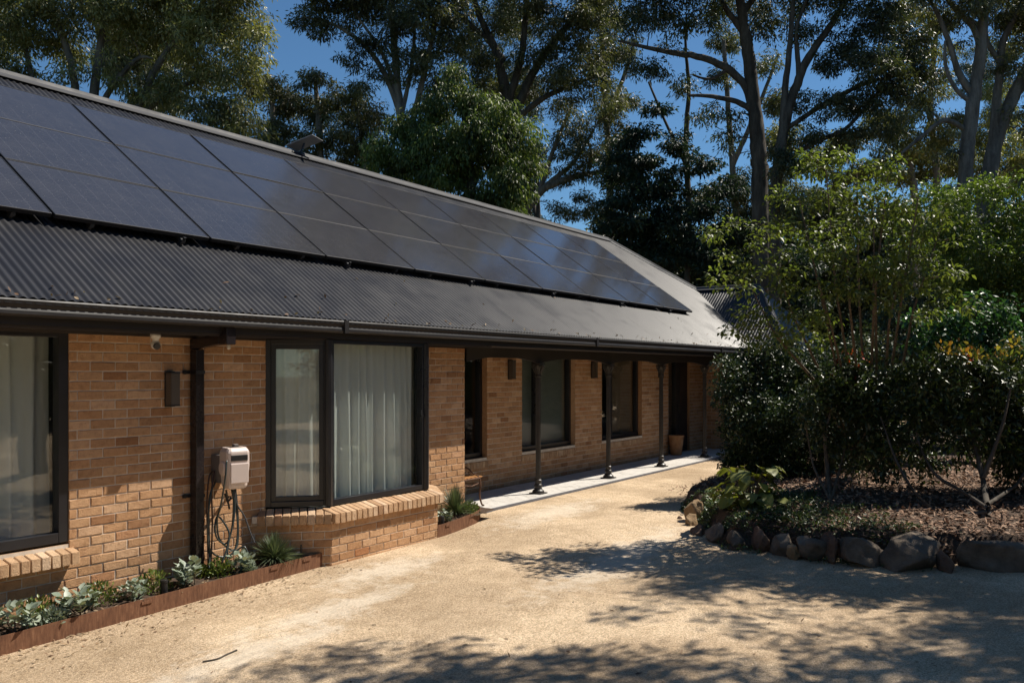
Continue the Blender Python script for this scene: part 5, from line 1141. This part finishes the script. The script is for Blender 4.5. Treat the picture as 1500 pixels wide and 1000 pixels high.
# loose multi-stemmed shrub
d = 10.8
st_ = []
for u, v in ((1120,330),(1170,290),(1210,250),(1255,250),(1300,260),(1345,290),(1380,330),(1090,400),(1190,380),(1330,360),(1280,330),(1235,320)):
    um = 1245 + (u-1235)*.42; dz = random.uniform(-.8,.8)
    st_.append([(*at(1262 + (u-1235)*.08, 665, d+1.5), .028), (*at(um+12, 560, d + .8 + dz*.3), .022), (*at((um+u)/2+random.uniform(-12,12), (560+v)/2+10, d+dz*.7), .016), (*at(u, v, d+dz), .007)])
vib_b = [(1050,355,20,.5),(1075,385,24,.3),(1110,335,26,.0),(1080,430,22,-.2),(1130,380,30,-.3),(1160,320,30,.2),(1165,420,30,-.5),(1185,265,26,.2),(1200,350,34,-.4),(1225,290,34,.1),(1215,235,16,.1),(1250,245,22,.3),(1245,380,34,-.6),(1270,310,34,0),(1290,265,28,.4),(1300,370,32,-.4),(1325,300,30,.2),(1345,350,30,0),(1370,330,26,.3),(1385,385,24,.1),(1345,410,28,-.3),(1290,430,30,-.5),(1220,440,30,-.7),(1170,470,26,-.4),(1120,470,24,0),(1395,440,18,0),(1090,490,18,.2),(1310,240,16,.4),(1070,340,16,.4),(1140,290,18,.3),(1350,460,20,.2),(1200,480,22,.2),(1400,350,16,.2),(1185,230,12,.2)]
plant('loose_leafy_shrub', st_, [blobp(u,v,r*1.12,d+dz*1.3-(.6 if u < 1130 else 0)) for u,v,r,dz in vib_b + [(1095,455,18,-.1),(1140,500,20,0),(1060,400,16,0),(1110,510,16,0),(1075,470,12,0)]], M['vib'], M['stem'], 'tall loose shrub with pale stems and light green leaves rising above the bed', 'shrub', crad=.20, lpc=60, ncl=1.0, leaf=(.066,.036), flat=.55, down=-.05, rmax=.014, twig=.003, fine=True, shell=.2, nrm_up=1.3, droop=.28, up=.1)
# photinia hedge in front with orange new growth
def tips(root, CP):
    # new leaves on the highest clusters
    zc = CP[:, 2]; up_ = CP[zc > .02]; 
    def grow(cs, k, m_, nm, L_=.09):
        if not len(cs): return
        P = np.repeat(cs, k, 0) + rng.normal(size=(len(cs)*k, 3))*.05 + (0,0,.10); D = rdir(len(P)); D[:, 2] = np.abs(D[:, 2]) + .5; Un = rdir(len(P)); leaves(nm, P, D, Un, L_*(.7+.5*rng.random(len(P))), .035*(.8+.4*rng.random(len(P))), m_, root, fine=True, droop=.1, kind='stuff')
    uu = np.array([proj(*c)[0] for c in up_]); grow(up_[(uu > 1370)], 9, M['orange_leaf'], 'orange_new_growth'); grow(up_[(uu > 1225) & (uu < 1300)][::2], 6, M['red_leaf'], 'red_new_growth', .1)
    k = rng.random(len(CP)) < .02; grow(CP[k], 4, M['red_leaf'], 'red_new_growth', .08)
d = 10.3
s1, _ = bedp(1447, 758); s2, _ = bedp(1217, 735)
ph = [[(*s1, .042), (*at(1440,700,d), .032), (*at(1425,640,d+.3), .025), (*at(1410,580,d+.5), .015)],
      [(*(s1+np.array((0,0,.06))), .03), (*at(1380,757,9.95), .022), (*at(1340,725,10.1), .019), (*at(1310,670,10.5), .015), (*at(1290,610,10.8), .009)],
      [(*(s1+np.array((0,0,.1))), .028), (*at(1405,715,10.1), .021), (*at(1370,700,10.3), .018), (*at(1345,650,10.6), .014), (*at(1335,590,10.8), .009)],
      [(*(s1+np.array((0,0,.15))), .028), (*at(1490,710,10.3), .02), (*at(1530,640,10.7), .014)],
      [(*at(1440,700,d-.2), .03), (*at(1470,620,10.2), .02), (*at(1480,570,10.3), .012)]]
pb = [(1265,560,34,.5),(1300,590,40,.2),(1340,570,42,.1),(1385,560,42,0),(1430,560,42,0),(1475,565,42,0),(1520,570,46,0),(1570,570,50,0),(1280,625,34,.3),(1330,630,36,.1),(1380,620,42,-.1),(1430,620,42,-.1),(1480,625,40,0),(1530,630,44,0),(1300,665,26,.3),(1350,665,26,.3),(1400,662,28,.2),(1460,665,28,.2),(1510,670,30,.1),(1250,595,26,.6),(1580,640,50,0),(1400,535,26,.2),(1450,535,28,.2),(1500,535,30,.2),(1340,545,22,.3),(1650,600,60,.2),(1245,545,20,.6)]
plant('photinia_hedge', ph, [blobp(u,v,r,d+.45+dz) for u,v,r,dz in pb + [(1270,680,24,.2),(1310,690,20,.2),(1480,690,20,.2),(1540,690,30,.2),(1360,690,16,.3),(1235,560,26,.5),(1500,655,34,-.2),(1555,660,40,-.2),(1470,650,26,-.3),(1520,700,24,0)]], M['photinia'], M['bark_dark'], 'dark glossy hedge with orange and red new leaves on dark crooked trunks', 'hedge', crad=.18, lpc=62, ncl=1.25, leaf=(.085,.036), flat=.9, down=.1, rmax=.018, twig=.003, fine=False, shell=.3, nrm_up=.3, extra=tips)
d = 11.2
plant('photinia_shrub', [[(*s2, .04), (*at(1212,690,d), .034), (*at(1207,640,d), .025), (*at(1220,590,d), .015)], [(*s2, .02), (*at(1232,680,d), .016), (*at(1245,620,d), .01)], [(*s2,.02),(*at(1190,680,d),.015),(*at(1180,620,d),.01)]],
    [blobp(u,v,r,d+dz) for u,v,r,dz in ((1215,575,34,0),(1250,590,32,.1),(1190,600,28,0),(1230,630,32,0),(1200,640,24,.1),(1265,640,30,.2),(1250,670,24,.3),(1275,600,28,.2),(1220,545,22,.2),(1255,550,22,.2))],
    M['photinia'], M['stem'], 'slender dark shrub with a few red leaf tips beside the dense rounded shrub', 'shrub', crad=.16, lpc=60, ncl=1.2, leaf=(.07,.03), flat=.9, down=.1, rmax=.014, twig=.003, shell=.2, extra=tips)
# tall clipped hedge behind at the right, blue-green shrub and fill
d = 17
plant('tall_hedge', [[(*at(1450,640,d),.06),(*at(1450,450,d),.04)],[(*at(1530,640,d),.06),(*at(1530,450,d),.04)]],
    [blobp(u,v,r,d+dz) for u,v,r,dz in ((1400,330,38,0),(1440,310,42,0),(1490,305,46,0),(1540,300,50,0),(1600,300,60,0),(1395,390,40,0),(1440,380,50,-.3),(1500,375,55,-.3),(1560,380,60,-.3),(1410,450,42,0),(1460,445,50,-.3),(1520,450,55,-.3),(1380,430,30,.5),(1370,360,26,.6),(1640,400,70,0),(1450,510,50,0),(1520,510,50,0),(1350,300,18,.6),(1380,285,24,.4),(1330,330,26,.4))],
    M['hedge'], M['bark_dark'], 'tall rounded hedge with bright sunlit top at the right behind the loose shrub', 'hedge', crad=.26, lpc=130, ncl=1.3, leaf=(.075,.035), flat=1, down=.1, rmax=.03, twig=.004, shell=.55, nrm_up=.3)
d = 14
plant('blue_green_shrub', [[(*at(1420,690,d),.03),(*at(1420,560,d),.02)]], [blobp(u,v,r,d+dz) for u,v,r,dz in ((1390,470,24,0),(1425,455,26,0),(1460,470,28,0),(1375,500,26,0),(1410,495,30,0),(1455,505,32,0),(1495,500,32,0),(1350,510,24,.2),(1480,450,16,.2),(1330,480,18,.3),(1400,540,36,0),(1460,550,36,0))],
    M['teal'], M['stem'], 'fresh blue-green leafy shrub between the tall hedge and the orange-tipped hedge', 'shrub', crad=.2, lpc=40, ncl=1.2, leaf=(.10,.045), flat=.8, down=.1, rmax=.012, twig=.003, fine=True, nrm_up=.6)
d = 16
plant('background_shrub', [[(*at(1250,690,d),.05),(*at(1250,540,d),.03)]], [blobp(u,v,r,d+dz) for u,v,r,dz in ((1180,560,50,0),(1250,540,55,0),(1320,540,50,0),(1380,580,50,0),(1200,630,50,0),(1280,620,55,0),(1460,620,60,0),(1540,620,60,0),(1330,460,34,.5),(1280,480,34,.5))],
    M['box'], M['bark_dark'], 'dark shrub mass deep in the bed behind the loose shrub stems', 'shrub', crad=.3, lpc=130, ncl=1.0, leaf=(.08,.04), flat=1, down=.1, rmax=.03, twig=.004, shell=.3)
# stone pillar glimpsed between the shrubs
pl = at(1298, 690, 13.2); pr = empty('stone_pillar', (pl[0], pl[1], -1.6), 'short pinkish brick pillar half hidden between the dark shrubs', 'pillar')
for k in range(9):
    for q in range(2):
        for w_ in range(2):
            x0 = pl[0]-.23 + (q*.232 if k % 2 else w_*.232); o = MB()
            if k % 2: o.box((pl[0]-.23+q*.232, pl[1]-.23+w_*.232, -1.7+k*.086), (pl[0]-.23+q*.232+.222, pl[1]-.23+w_*.232+.222, -1.7+k*.086+.076))
            else: o.box((pl[0]-.23+q*.232+.002, pl[1]-.23+w_*.232+.002, -1.7+k*.086), (pl[0]-.23+q*.232+.218, pl[1]-.23+w_*.232+.218, -1.7+k*.086+.076))
            o.build('brick', M['rock_gold'] if (k+q) % 3 else M['sill_brick'], pr, bevel=.004)
MB().box((pl[0]-.215,pl[1]-.215,-1.8),(pl[0]+.215,pl[1]+.215,-.93)).build('core', M['mortar'], pr)

# ------------------------------------------------------------------ planting under the wall
def succulent(x, y, label, s_=1.0, n=46, m='succ', green=False):
    c = np.array((x, y, gz(x)+.11)); root = empty('succulent_plant' if not green else 'small_bush', c, label, 'plant' if green else 'succulent', 'plants in the steel-edged beds')
    if not green:
        k = 7; a = rng.random(k)*6.28; tipc = c + np.stack([np.cos(a)*.10*s_, np.sin(a)*.10*s_, (.02 + .055*rng.random(k))*s_], 1); tipc[0] = c + (0,0,.09*s_)
        P, D, Un = [], [], []
        for t in tipc:
            for j in range(n//k + 8):
                q = rng.random()*6.28; e = -.1 + 1.1*rng.random(); dv = np.array((math.cos(q), math.sin(q), e)); P.append(t + dv*.012 + (0,0,(j/(n/k)-.5)*.06*s_)); D.append(dv); Un.append(np.array((-math.cos(q)*e, -math.sin(q)*e, 1.0)) + rng.normal(size=3)*.25)
        P, D, Un = map(np.array, (P, D, Un)); leaves('leaves', P, D, Un, (.046+.024*rng.random(len(P)))*s_, (.040+.016*rng.random(len(P)))*s_, M['succ'], root, fine=True, droop=-.15)
        branchmesh('stem', [(np.array([c, (c+t)/2, t]), [.009,.007,.005]) for t in tipc], M['stem'], root)
    else:
        k = 420; q = rng.normal(size=(k,3)); q /= np.linalg.norm(q, axis=1, keepdims=True); q[:,2] = np.abs(q[:,2]); P = c + q*(rng.random((k,1))**.4)*np.array((.155,.13,.17))*s_; D = q*.8 + rdir(k)*.6; D[:,2] += .3; Un = rdir(k); Un[:,2] = abs(Un[:,2])+.5
        leaves('leaves', P, D, Un, (.022+.02*rng.random(k))*(.6+.4*s_), (.012+.01*rng.random(k)), M[m], root, fine=True, droop=0)
        branchmesh('stem', [(np.array([c, c + (p-c)*.5, c+(p-c)*.9]), [.005,.004,.003]) for p in P[:14]], M['stem'], root)
def bedX(u, y=6.85): d = F_PX*y/(CA*(VPX-u)); return (d - y*SA)/CA
for u, y, kind_, s_, t in [(22,6.82,0,1.15,'silver-leaved succulent at the far left end of the long planter'),(55,6.98,1,1.1,'small green bush behind the leftmost succulent'),(78,6.80,2,.75,'low grey-green tuft between the two leftmost succulents'),(118,6.82,0,1.2,'silver succulent below the left window sill end'),(145,6.98,1,1.15,'round green bush just right of the succulent below the window sill'),
    (196,6.84,0,.95,'small silver succulent below the wall lamp'),(226,6.96,1,1.1,'round yellow-green bush below the wall lamp'),(285,6.82,0,1.25,'large silver succulent at the foot of the downpipe'),(322,6.92,1,.95,'green bush under the hanging hoses'),(352,6.88,0,1.05,'silver succulent between the hoses and the spiky plant'),(300,7.0,1,.7,'tiny green sprig behind the downpipe succulent'),(362,6.80,2,.6,'low green tuft at the rim beside the spiky plant')]:
    if kind_ == 0: succulent(bedX(u, y), y, t, s_)
    elif kind_ == 1: succulent(bedX(u, y), y, t, s_, green=True, m='jade')
    else: succulent(bedX(u, y), y, t, s_, green=True, m='succ')
def spiky(x, y, label, R_=.36, n=260, hh=1.0):
    c = np.array((x, y, gz(x)+.13)); root = empty('spiky_plant', c, label, 'plant', 'plants in the steel-edged beds'); V_, F_ = [], []; b = 0
    for i in range(n):
        a = rng.random()*6.28; el = R(5) + R(82)*rng.random()**.8; L_ = R_*(.75+.35*rng.random()); dv = np.array((math.cos(a)*math.cos(el), math.sin(a)*math.cos(el), math.sin(el)*hh)); sd = np.cross(dv, (0,0,1)); sd /= np.linalg.norm(sd)+1e-6; w_ = .0032+.0028*rng.random()
        p0 = c + dv*.02; p1 = c + dv*L_*.5 + (0,0,.01); p2 = c + dv*L_ - np.array((0,0,.04*L_/R_))*math.cos(el)*1.2
        V_ += [p0-sd*w_*.7, p0+sd*w_*.7, p1-sd*w_, p1+sd*w_, p2, p1+np.array((0,0,-w_*.8)), p0+np.array((0,0,-w_*.6))]; F_ += [(b,b+5,b+2),(b,b+6,b+5),(b+6,b+1,b+5),(b+1,b+3,b+5),(b+2,b+5,b+4),(b+5,b+3,b+4)]; b += 7
    np_obj('blades', np.array(V_), np.array(F_), M['blade'], root); MB().lathe(tuple(c - (0,0,.06)), [(.05,0),(.06,.05),(.045,.09),(.02,.11)], 12).build('crown_base', M['stem'], root)
spiky(bedX(402, 6.88), 6.88, 'round spiky grey-green plant left of the bay window base', .31, 560)
spiky(bedX(671, 6.86), 6.90, 'taller spiky green plant in the curved planter by the verandah', .36, 480, 1.1)
succulent(8.86, 6.80, 'small white-leaved succulent beside the bay in the curved planter', .8); succulent(9.45, 6.82, 'low green bush at the rim of the curved planter under the spiky plant', .9, green=True, m='jade')
succulent(8.80, 7.0, 'dry brownish low tuft against the pier in the curved planter', .8, green=True, m='leafdry')

# dry leaves: on the roof edge, on the drive, in the beds
n = 150; x = 1.5 + 18*rng.random(n)**1.2; y = 6.70 + .10*rng.random(n)**2; far = rng.random(n) < .2; y = np.where(far, 6.75 + 1.0*rng.random(n), y); P = np.stack([x, y, zr(y) + .012], 1); D = rdir(n); D[:,2] = np.abs(D[:,2])*.8+.1; Un = rdir(n)
tag(leaves('dry_leaves', P, D, Un, .03+.05*rng.random(n), .012+.018*rng.random(n), M['leafdry'], fine=True), 'dry fallen leaves caught along the roof edge above the gutter', 'leaves', kind='stuff')
n = 700; d = 5 + 10*rng.random(n)**1.3; xc = (rng.random(n)*2-1)*.55*d; px, py = d*CA+xc*SA, d*SA-xc*CA; near = rng.random(n) < .45; px = np.where(near, 3 + 3.8*rng.random(n), px); py = np.where(near, 6.68 - .45*rng.random(n)**1.8, py); k = py < 6.68; px, py = px[k], py[k]; n = len(px)
P = np.stack([px, py, ghz(px, py)+.005], 1); D = rdir(n)*(1,1,.15); Un = rdir(n)*.4 + (0,0,1)
tag(leaves('leaf_litter', P, D, Un, .02+.035*rng.random(n), .008+.014*rng.random(n), M['leafdry'], fine=True, droop=-.1), 'scattered brown leaves and bark bits on the gravel', 'leaves', kind='stuff')
n = 500; px = 2.5+4*rng.random(n); py = 6.72+.45*rng.random(n); P = np.stack([px, py, np.array([gz(a) for a in px])+.125], 1)
tag(leaves('bed_litter', P, rdir(n)*(1,1,.3), rdir(n)*.5+(0,0,1), .02+.04*rng.random(n), .01+.015*rng.random(n), M['leafdry'], fine=True, droop=0), 'bark and leaf litter between the plants of the long bed', 'leaves', kind='stuff')

# ------------------------------------------------------------------ trees beside the camera, out of frame, that shade the drive
def side_tree(xc, d, label, blobs, h, m=M['euc'], seed=0, r=.22, lean=(0,0), dens=1):
    x, y = camxy(xc, d); st_ = [[(x, y, -2.1, r*1.2), (x+lean[0]*.3, y+lean[1]*.3, 0, r), (x+lean[0]*.6, y+lean[1]*.6, h*.5, r*.75), (x+lean[0], y+lean[1], h, r*.35)]]
    bl = []
    for bxc, bd, bz, br in blobs: q = camxy(bxc, bd); bl.append((q[0], q[1], bz, br, br, br*.7))
    plant('gum_tree', st_, bl, m, M['bark_pale'], label, 'tree', crad=.34, lpc=75*dens, ncl=1.25, leaf=(.15,.05), down=.6)
def shade(u, v, H, r_):   # crown mass standing H or more above a drive point on its sun side, clear of the view
    g = onground(u, v)
    while True:
        h = g + SUN * (H / SUN.z); dd = h.x*CA + h.y*SA; xc = h.x*SA - h.y*CA
        if xc > .60*dd + r_*1.25 or h.z > .43*dd + r_*1.2: break
        H += .1
    return (xc, dd, h.z, r_)
side_tree(9.8, 9.4, 'gum tree standing just outside the right edge of the drive', [shade(*a) for a in [(1005,852,4,.42),(1060,836,4,.45),(1110,850,4,.45),(1160,840,4,.45),(1200,858,4,.42),(1250,845,4,.42),(1290,862,3.6,.40),(1340,848,3.4,.42),(1385,868,3.2,.40),(1430,850,3.2,.42),(1480,868,3.2,.42),(1540,860,3.2,.5),(1620,875,4,.6),(960,865,5,.28),(1090,822,5,.4),(1220,830,5,.4)]]
    + [(9.8,8.8,6.8,1.0),(10.5,7.6,5.5,1.0),(9.3,10.2,5.6,1.0)], 6.5, dens=1.7)
side_tree(7.4, 6.4, 'wide gum tree leaning over the drive from the right of the camera', [shade(*a) for a in [(1480,925,7,.38),(1390,930,7,.34),(1300,938,7,.3),(1120,905,7,.26),(1050,900,7,.28),(1190,950,7,.33),(1420,985,7,.5),(1300,995,7,.45),(1180,1000,7,.45),(1060,985,7,.4),(960,992,7,.42),(860,985,7,.4),(770,968,7,.34),(690,990,7,.45),(600,958,7,.26),(530,962,7,.24),(560,1000,7,.45),(450,992,7,.34),(350,1000,7,.28),(640,1040,7,.6),(800,1050,7,.6),(980,1060,7,.6),(1180,1070,7,.6),(1400,1080,7,.7),(460,1050,7,.5),(900,900,7,.16),(1500,960,7,.4)]]
    + [(7.0,6.0,6.8,1.1),(8.0,7.0,7.4,1.2)], 8.2, lean=(-.6,.5), dens=1.15)
side_tree(8.0, 3.0, 'gum tree standing well to the right of the camera', [(6.4,2.6,6.2,1.2),(7.6,3.4,7.6,1.3),(8.8,2.6,6.6,1.3),(8.2,1.6,7.4,1.2),(7.2,1.8,8.4,1.0)], 7.5, dens=.8)
